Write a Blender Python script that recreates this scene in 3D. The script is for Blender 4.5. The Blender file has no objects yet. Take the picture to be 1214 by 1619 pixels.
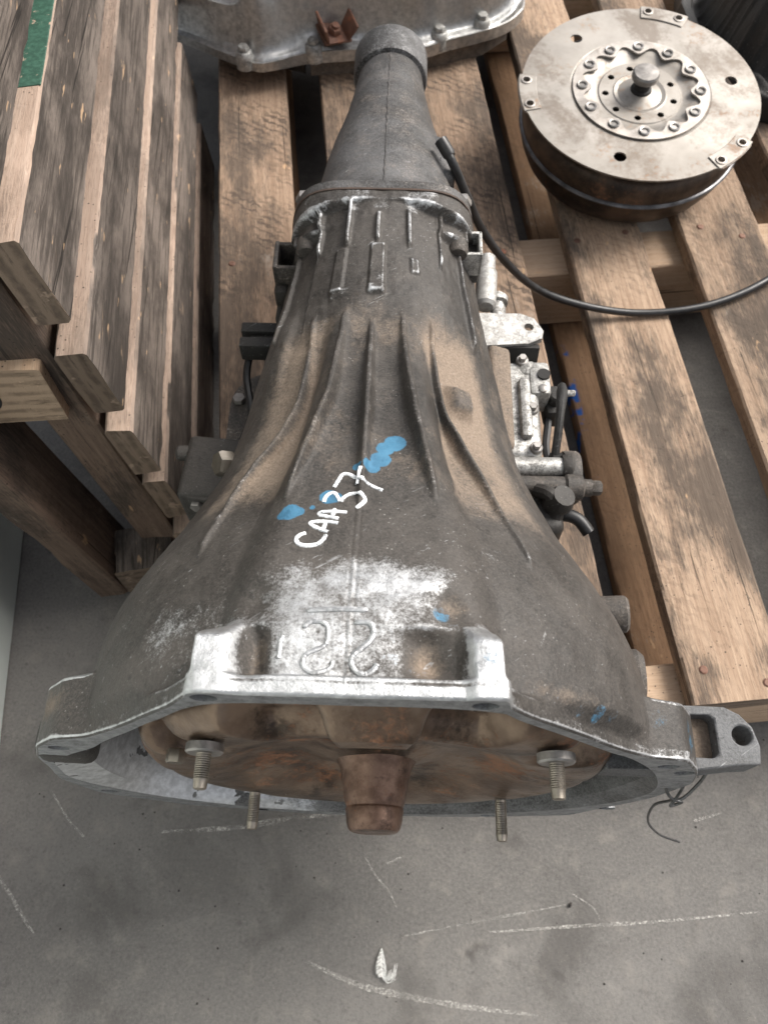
import bpy, bmesh, math, random
import numpy as np
from mathutils import Vector, Matrix, Euler, geometry, noise as mnoise

random.seed(7); RNG = np.random.default_rng(7)
S = bpy.context.scene
rad = math.radians

# ------------------------------------------------------------------ camera
cam = bpy.data.cameras.new("camera"); camo = bpy.data.objects.new("camera", cam)
S.collection.objects.link(camo); S.camera = camo
camo.location = (0, 0, .865); camo.rotation_euler = (rad(90 - 62.5), 0, 0)
cam.sensor_fit = 'VERTICAL'; cam.sensor_height = 36; cam.lens = 36 * 1280 / 1619
cam.clip_start = .02; cam.clip_end = 300
cam.dof.use_dof = True; cam.dof.focus_distance = .50; cam.dof.aperture_fstop = 14

# ------------------------------------------------------------------ sky, sun, exposure
SUN_EL, SUN_AZ = rad(47), rad(62)          # azimuth clockwise from +Y
w = bpy.data.worlds.new("World"); S.world = w; w.use_nodes = True
nt = w.node_tree; bg = nt.nodes['Background']
sky = nt.nodes.new('ShaderNodeTexSky'); sky.sky_type = 'NISHITA'; sky.sun_disc = False
sky.sun_elevation = SUN_EL; sky.sun_rotation = SUN_AZ
sky.air_density = 1.0; sky.dust_density = 6.0; sky.ozone_density = 0.6
hs_ = nt.nodes.new('ShaderNodeHueSaturation'); hs_.inputs['Saturation'].default_value = .38      # bright overcast, little blue
nt.links.new(sky.outputs[0], hs_.inputs['Color']); nt.links.new(hs_.outputs[0], bg.inputs[0]); bg.inputs[1].default_value = .105
sl = bpy.data.lights.new("sun", 'SUN'); slo = bpy.data.objects.new("sun", sl); S.collection.objects.link(slo)
sl.energy = 2.0; sl.angle = rad(26); sl.color = (1, .95, .88)
sd = Vector((math.sin(SUN_AZ) * math.cos(SUN_EL), math.cos(SUN_AZ) * math.cos(SUN_EL), math.sin(SUN_EL)))
slo.rotation_euler = sd.to_track_quat('Z', 'Y').to_euler(); slo.location = sd * 4
S.view_settings.view_transform = 'Standard'; S.view_settings.look = 'None'
S.view_settings.exposure = 0.78; S.view_settings.gamma = 1

# ------------------------------------------------------------------ object helpers
def tag(o, label=None, cat=None, group=None, kind=None):
    if label: o['label'] = label
    if cat: o['category'] = cat
    if group: o['group'] = group
    if kind: o['kind'] = kind
    return o

def empty(name, loc, rot=(0, 0, 0), parent=None):
    o = bpy.data.objects.new(name, None); S.collection.objects.link(o)
    o.location = loc; o.rotation_euler = rot; o.empty_display_size = .05
    if parent: o.parent = parent
    return o

def mobj(name, v, f, mat, parent=None, smooth=True, loc=None, rot=None, angle=35):
    me = bpy.data.meshes.new(name)
    me.from_pydata([tuple(map(float, p)) for p in v], [], [tuple(map(int, q)) for q in f])
    me.validate()
    return fin(name, me, mat, parent, smooth, loc, rot, angle)

def fin(name, me, mat, parent, smooth=True, loc=None, rot=None, angle=35):
    bm = bmesh.new(); bm.from_mesh(me)
    if len(bm.faces) < 60000: bmesh.ops.recalc_face_normals(bm, faces=bm.faces)
    if smooth and angle:
        a = rad(angle)
        for e in bm.edges:
            if len(e.link_faces) == 2 and e.calc_face_angle(0) > a: e.smooth = False
    for fc in bm.faces: fc.smooth = smooth
    bm.to_mesh(me); bm.free()
    for m in (mat if isinstance(mat, (list, tuple)) else [mat]): me.materials.append(m)
    o = bpy.data.objects.new(name, me); S.collection.objects.link(o)
    if parent: o.parent = parent
    if loc is not None: o.location = loc
    if rot is not None: o.rotation_euler = rot
    return o

class MB:
    """collects shapes (in the parent's coordinates) that make ONE mesh object"""
    def __init__(s): s.v = []; s.f = []
    def add(s, v, f):
        n = len(s.v); s.v += [tuple(map(float, p)) for p in v]; s.f += [tuple(i + n for i in q) for q in f]; return s
    def box(s, c, d, rot=(0, 0, 0), bev=.002, seg=2):
        bm = bmesh.new(); bmesh.ops.create_cube(bm, size=1)
        for p in bm.verts: p.co = Vector((p.co.x * d[0], p.co.y * d[1], p.co.z * d[2]))
        if bev: bmesh.ops.bevel(bm, geom=bm.edges[:], offset=min(bev, min(d) * .45), segments=seg, profile=.5, affect='EDGES')
        M = Matrix.Translation(c) @ Euler(rot).to_matrix().to_4x4()
        bm.verts.index_update()
        s.add([M @ p.co for p in bm.verts], [[p.index for p in q.verts] for q in bm.faces]); bm.free(); return s
    def lathe(s, prof, c=(0, 0, 0), ax=(0, 0, 1), n=32, cap=True, twist=0, rfun=None):
        q = Vector((0, 0, 1)).rotation_difference(Vector(ax).normalized()).to_matrix()
        c = Vector(c); v = []; f = []
        for (r, h) in prof:
            for k in range(n):
                a = 2 * math.pi * k / n + twist; rr = r * (rfun(a) if rfun else 1)
                v.append(c + q @ Vector((rr * math.cos(a), rr * math.sin(a), h)))
        for i in range(len(prof) - 1):
            for k in range(n):
                k2 = (k + 1) % n; f.append((i * n + k, i * n + k2, (i + 1) * n + k2, (i + 1) * n + k))
        if cap:
            f.append(tuple(range(n - 1, -1, -1))); f.append(tuple((len(prof) - 1) * n + k for k in range(n)))
        return s.add(v, f)
    def hexa(s, r, h, c, ax, bev=.12):
        return s.lathe([(r * (1 - bev), 0), (r, h * .12), (r, h * .8), (r * (1 - bev), h)], c, ax, 6)
    def tube(s, pts, r, n=10, cap=True):
        P = [Vector(p) for p in pts]; rs = r if hasattr(r, '__len__') else [r] * len(P)
        v = []; f = []; t0 = (P[1] - P[0]).normalized()
        nrm = t0.orthogonal().normalized()
        for i, p in enumerate(P):
            t = (P[min(i + 1, len(P) - 1)] - P[max(i - 1, 0)]).normalized()
            nrm = (nrm - t * nrm.dot(t)).normalized(); b = t.cross(nrm)
            for k in range(n):
                a = 2 * math.pi * k / n; v.append(p + (nrm * math.cos(a) + b * math.sin(a)) * rs[i])
        for i in range(len(P) - 1):
            for k in range(n):
                k2 = (k + 1) % n; f.append((i * n + k, i * n + k2, (i + 1) * n + k2, (i + 1) * n + k))
        if cap: f.append(tuple(range(n - 1, -1, -1))); f.append(tuple((len(P) - 1) * n + k for k in range(n)))
        return s.add(v, f)
    def plate(s, outer, holes, z0, z1, M=None, wall=True):
        """flat plate with real holes; outline in xy, thickness z0..z1, optional matrix"""
        loops = [outer] + list(holes); pts = []; con = []
        for L in loops:
            n = len(pts); pts += [Vector((p[0], p[1])) for p in L]
            con += [(n + i, n + (i + 1) % len(L)) for i in range(len(L))]
        vv, ee, ff, *_ = geometry.delaunay_2d_cdt(pts, con, [], 0, 1e-7)
        def inside(p, L):
            c = False; j = len(L) - 1
            for i in range(len(L)):
                if (L[i][1] > p[1]) != (L[j][1] > p[1]) and p[0] < (L[j][0] - L[i][0]) * (p[1] - L[i][1]) / (L[j][1] - L[i][1]) + L[i][0]: c = not c
                j = i
            return c
        keep = []
        for t in ff:
            g = sum((vv[i] for i in t), Vector((0, 0))) / len(t)
            if inside(g, outer) and not any(inside(g, h) for h in holes): keep.append(tuple(t))
        M = M or Matrix.Identity(4); N = len(vv)
        V = [M @ Vector((p.x, p.y, z1)) for p in vv] + [M @ Vector((p.x, p.y, z0)) for p in vv]
        Fc = keep + [tuple(N + i for i in reversed(t)) for t in keep]
        cnt = {}
        for t in keep:
            for i in range(len(t)):
                a, b = t[i], t[(i + 1) % len(t)]; k = (min(a, b), max(a, b)); cnt[k] = None if k in cnt else (a, b)
        if wall: Fc += [(b, a, N + a, N + b) for e in cnt.values() if e for a, b in [e]]
        return s.add(V, Fc)
    def build(s, name, mat, parent=None, loc=None, rot=None, smooth=True, angle=35):
        return mobj(name, s.v, s.f, mat, parent, smooth, loc, rot, angle)

def circ(x, y, r, n=16, ph=0): return [(x + r * math.cos(2 * math.pi * k / n + ph), y + r * math.sin(2 * math.pi * k / n + ph)) for k in range(n)]

def catmull(P, n):
    P = [Vector(p) for p in P]; out = []
    for i in range(len(P) - 1):
        p0 = P[max(i - 1, 0)]; p1 = P[i]; p2 = P[i + 1]; p3 = P[min(i + 2, len(P) - 1)]
        for k in range(n):
            t = k / n
            out.append(.5 * ((2 * p1) + (p2 - p0) * t + (2 * p0 - 5 * p1 + 4 * p2 - p3) * t * t + (3 * p1 - p0 - 3 * p2 + p3) * t ** 3))
    out.append(P[-1]); return out

# ------------------------------------------------------------------ node helpers
class NT:
    def __init__(s, name):
        s.m = bpy.data.materials.new(name); s.m.use_nodes = True; s.t = s.m.node_tree
        s.b = s.t.nodes['Principled BSDF']; s.tc = s.t.nodes.new('ShaderNodeTexCoord'); s.geo = s.t.nodes.new('ShaderNodeNewGeometry')
        oi = s.t.nodes.new('ShaderNodeObjectInfo'); s.rnd = oi.outputs['Random']
        a = s.t.nodes.new('ShaderNodeVectorMath'); a.operation = 'MULTIPLY_ADD'
        c = s.t.nodes.new('ShaderNodeCombineXYZ')
        for i in range(3): s.t.links.new(s.rnd, c.inputs[i])
        s.t.links.new(c.outputs[0], a.inputs[0]); a.inputs[1].default_value = (37, 53, 71)
        s.t.links.new(s.tc.outputs['Object'], a.inputs[2]); s.co = a.outputs[0]; s.obj = s.tc.outputs['Object']
    def L(s, a, b): s.t.links.new(a, b)
    def set(s, sock, v):
        if isinstance(v, bpy.types.NodeSocket): s.L(v, sock)
        elif isinstance(v, (tuple, list)) and len(v) == 3 and sock.type == 'RGBA': sock.default_value = (*v, 1)
        else: sock.default_value = v
    def scale(s, v, k):
        n = s.t.nodes.new('ShaderNodeVectorMath'); n.operation = 'MULTIPLY'; s.L(v, n.inputs[0]); n.inputs[1].default_value = k; return n.outputs[0]
    def rot(s, v, e):
        n = s.t.nodes.new('ShaderNodeVectorRotate'); n.rotation_type = 'EULER_XYZ'; s.L(v, n.inputs[0]); n.inputs['Rotation'].default_value = e; return n.outputs[0]
    def noise(s, sc, det=4, rough=.6, co=None, dist=0, k=None):
        v = co if co is not None else s.co
        if k: v = s.scale(v, k)
        n = s.t.nodes.new('ShaderNodeTexNoise'); s.L(v, n.inputs['Vector'])
        n.inputs['Scale'].default_value = sc; n.inputs['Detail'].default_value = det; n.inputs['Roughness'].default_value = rough; n.inputs['Distortion'].default_value = dist
        return n.outputs[0]
    def vor(s, sc, co=None, feat='F1', k=None):
        v = co if co is not None else s.co
        if k: v = s.scale(v, k)
        n = s.t.nodes.new('ShaderNodeTexVoronoi'); n.feature = feat; s.L(v, n.inputs['Vector']); n.inputs['Scale'].default_value = sc; return n.outputs[0]
    def wave(s, sc, dist, co=None, axis='X', det=3, ds=1.5):
        n = s.t.nodes.new('ShaderNodeTexWave'); n.bands_direction = axis; s.L(co if co is not None else s.co, n.inputs['Vector'])
        n.inputs['Scale'].default_value = sc; n.inputs['Distortion'].default_value = dist; n.inputs['Detail'].default_value = det; n.inputs['Detail Scale'].default_value = ds
        return n.outputs[1]
    def math(s, op, a, b=0, c=0):
        n = s.t.nodes.new('ShaderNodeMath'); n.operation = op
        for i, x in enumerate((a, b, c)): s.set(n.inputs[i], x)
        return n.outputs[0]
    def ramp(s, v, a, b, lo=0, hi=1):
        n = s.t.nodes.new('ShaderNodeMapRange'); n.interpolation_type = 'SMOOTHSTEP'; s.set(n.inputs[0], v)
        n.inputs[1].default_value = a; n.inputs[2].default_value = b; n.inputs[3].default_value = lo; n.inputs[4].default_value = hi; return n.outputs[0]
    def mix(s, f, a, b):
        n = s.t.nodes.new('ShaderNodeMix'); n.data_type = 'RGBA'; s.set(n.inputs[0], f); s.set(n.inputs[6], a); s.set(n.inputs[7], b); return n.outputs[2]
    def mixf(s, f, a, b):
        n = s.t.nodes.new('ShaderNodeMix'); n.data_type = 'FLOAT'; s.set(n.inputs[0], f); s.set(n.inputs[2], a); s.set(n.inputs[3], b); return n.outputs[0]
    def attr(s, name):
        n = s.t.nodes.new('ShaderNodeAttribute'); n.attribute_name = name
        p = s.t.nodes.new('ShaderNodeSeparateColor'); s.L(n.outputs['Color'], p.inputs[0]); return p.outputs[0], p.outputs[1], p.outputs[2]
    def sep(s, v):
        p = s.t.nodes.new('ShaderNodeSeparateXYZ'); s.L(v, p.inputs[0]); return p.outputs
    def out(s, col, rough=.6, metal=0, bump=None, bs=.3, bd=.001, spec=None):
        s.set(s.b.inputs['Base Color'], col); s.set(s.b.inputs['Roughness'], rough); s.set(s.b.inputs['Metallic'], metal)
        if spec is not None: s.set(s.b.inputs['Specular IOR Level'], spec)
        if bump is not None:
            n = s.t.nodes.new('ShaderNodeBump'); n.inputs['Strength'].default_value = bs; n.inputs['Distance'].default_value = bd
            s.L(bump, n.inputs['Height']); s.L(n.outputs[0], s.b.inputs['Normal'])
        return s.m

def mat_wood(name, c1, c2, dark, stain=.5, saw=.3, end=(.22, .165, .125), worn=(.42, .36, .30), blue=False, face=None):
    s = NT(name)
    n_big = s.noise(9, 5, .65, k=(1, .45, 1)); n_g = s.noise(1, 5, .62, k=(230, 11, 230), dist=.3); n_f = s.noise(1, 4, .7, k=(900, 80, 900)); crk = s.ramp(s.noise(1, 2, .5, k=(170, 2.6, 170)), .70, .73)
    col = s.mix(s.ramp(n_g, .3, .72), c1, c2)
    col = s.mix(s.ramp(n_f, .48, .74, 0, .5), col, dark); col = s.mix(s.math('MULTIPLY', crk, .75), col, tuple(c * .35 for c in dark))
    sw = s.wave(30, 7, s.rot(s.co, (0, 0, rad(38))), 'Y', 4, 3)                       # saw marks across the grain
    swm = s.math('MULTIPLY', s.ramp(sw, .35, .95), s.ramp(s.noise(16, 4, .65), .42, .68))
    col = s.mix(s.math('MULTIPLY', swm, saw), col, dark)
    st = s.ramp(s.math('ADD', n_big, s.math('MULTIPLY', s.math('SUBTRACT', n_f, .5), .30)), .44, .61)
    col = s.mix(s.math('MULTIPLY', st, stain), col, (.045, .040, .036))
    ws = s.ramp(s.math('ADD', s.noise(14, 5, .7, k=(1, .6, 1)), s.math('MULTIPLY', s.math('SUBTRACT', n_f, .5), .4)), .62, .74)
    col = s.mix(s.math('MULTIPLY', ws, .55), col, worn)
    spk = s.ramp(s.math('ADD', s.vor(190), s.math('MULTIPLY', s.math('SUBTRACT', s.noise(500), .5), .25)), .20, .06); col = s.mix(s.math('MULTIPLY', spk, s.ramp(s.noise(17, 4), .45, .58)), col, (.045, .034, .028))
    chp = s.ramp(s.noise(45, 3, .6, k=(1, .4, 1)), .70, .735); col = s.mix(s.math('MULTIPLY', chp, .7), col, (.52, .34, .20))
    nx = s.sep(s.tc.outputs['Normal'])
    if face:      # broad faces weathered grey and painted darker for their shade, sawn edges fresher
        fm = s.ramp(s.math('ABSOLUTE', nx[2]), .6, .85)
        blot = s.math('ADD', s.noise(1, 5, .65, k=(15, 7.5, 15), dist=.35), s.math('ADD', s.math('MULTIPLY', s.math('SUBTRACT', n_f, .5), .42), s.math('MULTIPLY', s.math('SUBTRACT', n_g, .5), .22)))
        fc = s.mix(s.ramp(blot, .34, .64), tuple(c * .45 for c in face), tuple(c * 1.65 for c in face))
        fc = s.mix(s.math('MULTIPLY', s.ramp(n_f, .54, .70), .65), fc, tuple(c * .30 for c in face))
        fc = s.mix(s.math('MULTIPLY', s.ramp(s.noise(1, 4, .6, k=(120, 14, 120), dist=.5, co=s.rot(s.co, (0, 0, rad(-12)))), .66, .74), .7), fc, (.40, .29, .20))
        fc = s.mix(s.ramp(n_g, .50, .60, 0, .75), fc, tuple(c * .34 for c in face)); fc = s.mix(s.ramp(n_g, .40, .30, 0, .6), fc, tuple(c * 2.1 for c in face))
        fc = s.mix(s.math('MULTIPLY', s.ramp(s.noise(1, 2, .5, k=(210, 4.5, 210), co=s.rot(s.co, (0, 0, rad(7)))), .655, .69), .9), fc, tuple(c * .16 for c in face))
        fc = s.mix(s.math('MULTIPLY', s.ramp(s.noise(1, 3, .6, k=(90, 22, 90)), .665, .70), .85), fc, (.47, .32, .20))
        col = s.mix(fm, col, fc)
    e = s.ramp(s.math('ABSOLUTE', nx[1]), .75, .9)
    er = s.wave(26, 2.5, s.obj, 'Z', 4, 1.2); ec = s.mix(s.math('MULTIPLY', s.ramp(er, .25, .95, 0, .7), s.ramp(s.noise(60, 4), .3, .6)), end, tuple(c * .42 for c in end)); ec = s.mix(s.math('MULTIPLY', s.ramp(s.noise(1, 4, .65, k=(30, 60, 260)), .55, .68), .7), ec, tuple(c * .30 for c in end)); ec = s.mix(s.math('MULTIPLY', s.ramp(s.noise(45, 4, .7), .60, .68), .6), ec, tuple(min(1, c * 2.0) for c in end))
    col = s.mix(e, col, ec)
    val = s.t.nodes.new('ShaderNodeHueSaturation'); s.L(col, val.inputs['Color']); s.L(s.ramp(s.rnd, 0, 1, .82, 1.15), val.inputs['Value'])
    col = val.outputs[0]
    if blue:
        x, y, z = s.sep(s.obj)[:3]
        bm_ = s.math('MULTIPLY', s.math('MULTIPLY', s.ramp(s.noise(22, 3, .6, co=s.obj), .50, .56), s.math('MULTIPLY', s.ramp(y, -.37, -.35), s.ramp(y, -.16, -.18))), s.ramp(x, -.036, -.041))
        col = s.mix(bm_, col, (.02, .10, .38))
    h = s.math('ADD', s.math('MULTIPLY', n_f, .6), s.math('ADD', n_g, s.math('ADD', s.math('MULTIPLY', crk, -1.2), s.math('MULTIPLY', swm, -.3))))
    return s.out(col, s.ramp(n_big, .3, .8, .75, .9), 0, h, .55, .0012, .25)

def mat_cast(name, attr=True, bare=.2, dust=.2, tone=1.0, base=(.066, .059, .053), oil=(.019, .0175, .016), metal=(.56, .57, .58), rough_b=.34, fin_=1.0, dcol=(.275, .215, .165)):
    s = NT(name)
    if attr: R_, G_, B_ = s.attr('wear')
    else: R_, G_, B_ = (bare(s) if callable(bare) else bare), dust, 0.0
    n1 = s.noise(46, 6, .70); n2 = s.noise(620, 5, .72); n3 = s.noise(1700, 2, .6); n4 = s.noise(11, 5, .6); n5 = s.noise(150, 4, .65); n6 = s.noise(24, 4, .6, dist=.8)
    C = lambda q, k: s.math('MULTIPLY', s.math('SUBTRACT', q, .5), k)
    sc = s.ramp(s.noise(1, 4, .6, k=(520, 20, 520), co=s.rot(s.co, (0, 0, rad(55)))), .635, .72)
    b0 = tuple(c * tone for c in base)
    col = s.mix(s.ramp(s.math('ADD', n4, s.math('ADD', C(n2, .25), s.math('ADD', C(n6, .45), C(n5, .3)))), .30, .72), oil, b0); col = s.mix(s.ramp(n2, .35, .8, 0, .5), col, tuple(c * 1.6 for c in b0))
    col = s.mix(s.ramp(n3, .5, .85, 0, .22), col, (.30, .27, .24)); fl = s.math('MULTIPLY', s.ramp(s.math('ADD', s.vor(260), C(n2, .3)), .17, .06), s.ramp(n1, .44, .62)); col = s.mix(s.math('MULTIPLY', fl, .6), col, (.33, .32, .30)); col = s.mix(s.math('MULTIPLY', s.ramp(n5, .56, .70), .55), col, tuple(c * .45 for c in oil))
    dm = s.ramp(s.math('ADD', G_, s.math('ADD', C(n1, .8), s.math('ADD', C(n2, .35), C(n5, .45)))), .18, .88)
    dc = s.mix(s.ramp(n2, .25, .8), tuple(c * .62 for c in dcol), tuple(c * 1.2 for c in dcol))
    col = s.mix(s.math('MULTIPLY', dm, .88), col, dc)
    bmk = s.math('ADD', R_, s.math('ADD', C(n1, .60), s.math('ADD', C(n2, .75), s.math('ADD', C(n3, .40), C(n5, .50)))))
    bmk = s.math('MAXIMUM', s.ramp(bmk, .34, .80), s.math('MULTIPLY', sc, s.ramp(n4, .47, .60, 0, .55)))
    mc = s.mix(s.ramp(n5, .3, .75), tuple(c * .74 for c in metal), tuple(min(1, c * 1.12) for c in metal))
    col = s.mix(bmk, col, mc)
    met = s.math('MULTIPLY', bmk, .92)
    rg = s.mixf(dm, s.ramp(n4, .3, .7, .48, .66), .92); rg = s.mixf(bmk, rg, s.ramp(n2, .3, .7, rough_b, rough_b + .2))
    if attr:
        bl = s.math('ADD', B_, s.math('ADD', C(n1, .7), s.math('ADD', C(n2, .9), C(n5, .7))))
        bl = s.ramp(bl, .36, .80); bc = s.mix(s.ramp(n1, .3, .7), (.028, .105, .185), (.060, .205, .335))
        col = s.mix(s.math('MULTIPLY', bl, .92), col, bc); met = s.mixf(bl, met, 0.0); rg = s.mixf(bl, rg, .6)
    h = s.math('ADD', s.math('MULTIPLY', n2, .55), s.math('ADD', s.math('MULTIPLY', n5, .9), s.math('ADD', s.math('MULTIPLY', n1, 1.2), s.math('MULTIPLY', bmk, -.25))))
    return s.out(col, rg, met, h, .42 * fin_, .0016, .4)

def mat_steel(name, c1, c2, rust=(.16, .06, .025), rl=.5, metal=.7, rough=.38, dark=(.02, .015, .012), dk=.4, streak=(1, 1, 1), bs=.25, fq=1.0, ring=None):
    s = NT(name)
    n1 = s.noise(18*fq, 5, .65); n2 = s.noise(170*fq, 4, .7); n3 = s.noise(1, 4, .6, k=tuple(60 * q for q in streak))
    col = s.mix(s.ramp(n3, .3, .7), c1, c2)
    dm = s.ramp(s.math('ADD', s.noise(11*fq, 5, .6, dist=.6), s.math('MULTIPLY', s.math('SUBTRACT', n2, .5), .3)), .48, .66)
    col = s.mix(s.math('MULTIPLY', dm, dk), col, dark)
    if ring:     # rust bloom round the hub
        x, y, z = s.sep(s.obj)[:3]; rr = s.math('SQRT', s.math('ADD', s.math('MULTIPLY', x, x), s.math('MULTIPLY', z, z)))
        n1 = s.math('ADD', n1, s.math('MULTIPLY', s.math('MULTIPLY', s.ramp(rr, ring[0], ring[1]), s.ramp(rr, ring[3], ring[2])), .09))
    rm = s.ramp(s.math('ADD', n1, s.math('MULTIPLY', s.math('SUBTRACT', n2, .5), .5)), .68 - .25 * rl, .86 - .25 * rl)
    col = s.mix(s.math('MULTIPLY', rm, min(1, .35 + rl * .6)), col, s.mix(s.ramp(n2, .3, .7), rust, tuple(c * 2 for c in rust)))
    met = s.mixf(rm, metal, metal * .35); rg = s.mixf(rm, s.ramp(n1, .3, .7, rough, rough + .18), .8)
    h = s.math('ADD', n2, s.math('ADD', s.math('MULTIPLY', rm, .6), n1))
    return s.out(col, rg, met, h, bs, .001)

def mat_concrete():
    s = NT("concrete"); co = s.obj
    n1 = s.noise(3.1, 6, .6, co=co); n2 = s.noise(38, 5, .7, co=co); n3 = s.noise(320, 4, .75, co=co); n4 = s.noise(9, 5, .6, co=co, dist=.5)
    c = s.mix(s.ramp(n1, .3, .7), (.118, .113, .108), (.165, .158, .150))
    c = s.mix(s.ramp(n3, .38, .72, 0, .5), c, (.225, .214, .20)); c = s.mix(s.ramp(n3, .44, .28, 0, .5), c, (.068, .064, .060)); c = s.mix(s.ramp(s.noise(90, 4, .7, co=co), .56, .70, 0, .35), c, (.075, .07, .066))
    c = s.mix(s.math('MULTIPLY', s.ramp(n2, .5, .76), .45), c, (.26, .24, .215))
    c = s.mix(s.math('MULTIPLY', s.ramp(n4, .50, .70), .62), c, (.078, .073, .069))
    c = s.mix(s.ramp(s.noise(17, 4, .6, co=co), .64, .74, 0, .6), c, (.05, .046, .043)); c = s.mix(s.ramp(s.noise(13, 5, .7, co=co), .60, .74, 0, .45), c, (.27, .255, .235))
    scr = s.ramp(s.noise(1, 3, .6, k=(7, 260, 1), co=s.rot(co, (0, 0, rad(9)))), .70, .78)
    c = s.mix(s.math('MULTIPLY', scr, s.ramp(n4, .42, .6, 0, .5)), c, (.40, .37, .33))
    v = s.ramp(s.vor(330, co=co), .13, .04); c = s.mix(s.math('MULTIPLY', v, .55), c, (.34, .31, .28))
    h = s.math('ADD', n3, s.math('ADD', s.math('MULTIPLY', n2, 1.5), v))
    return s.out(c, .85, 0, h, .5, .0015, .3)

def mat_plain(name, col, rough=.5, metal=0, var=.3, sc=60, bs=.15, col2=None):
    s = NT(name); n = s.noise(sc, 4, .65)
    c = s.mix(s.ramp(n, .3, .7), tuple(x * (1 - var) for x in col), col2 or tuple(min(1, x * (1 + var)) for x in col))
    return s.out(c, s.ramp(n, .3, .7, rough - .06, rough + .08), metal, s.noise(sc * 6, 3), bs, .0008)

def mat_pen():
    s = NT("white_paint_pen"); n = s.noise(900, 4, .7); n2 = s.noise(140, 3, .6)
    s.set(s.b.inputs['Alpha'], s.ramp(s.math('ADD', n, s.math('MULTIPLY', s.math('SUBTRACT', n2, .5), .5)), .30, .42))
    return s.out(s.mix(s.ramp(n2, .35, .65), (.60, .63, .66), (.84, .86, .88)), .5, 0, n, .3, .0006)

def mat_chipped():
    s = NT("green_paint"); n = s.noise(70, 5, .7, dist=.6); f = s.noise(260, 3, .65)
    c = s.mix(s.ramp(f, .35, .7), (.026, .075, .052), (.050, .130, .092))
    k = s.ramp(s.math('ADD', n, s.math('MULTIPLY', s.math('SUBTRACT', f, .5), .35)), .585, .625)
    return s.out(s.mix(k, c, (.42, .31, .235)), .6, 0, s.math('SUBTRACT', f, k), .4, .0008)

def mat_chalk():
    s = NT("chalk"); n = s.noise(480, 4, .75); n2 = s.noise(38, 4, .6)
    a = s.math('MULTIPLY', s.ramp(n, .40, .66), s.ramp(n2, .30, .56, .12, .62))
    s.set(s.b.inputs['Alpha'], a); return s.out((.62, .60, .56), .9)

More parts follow.
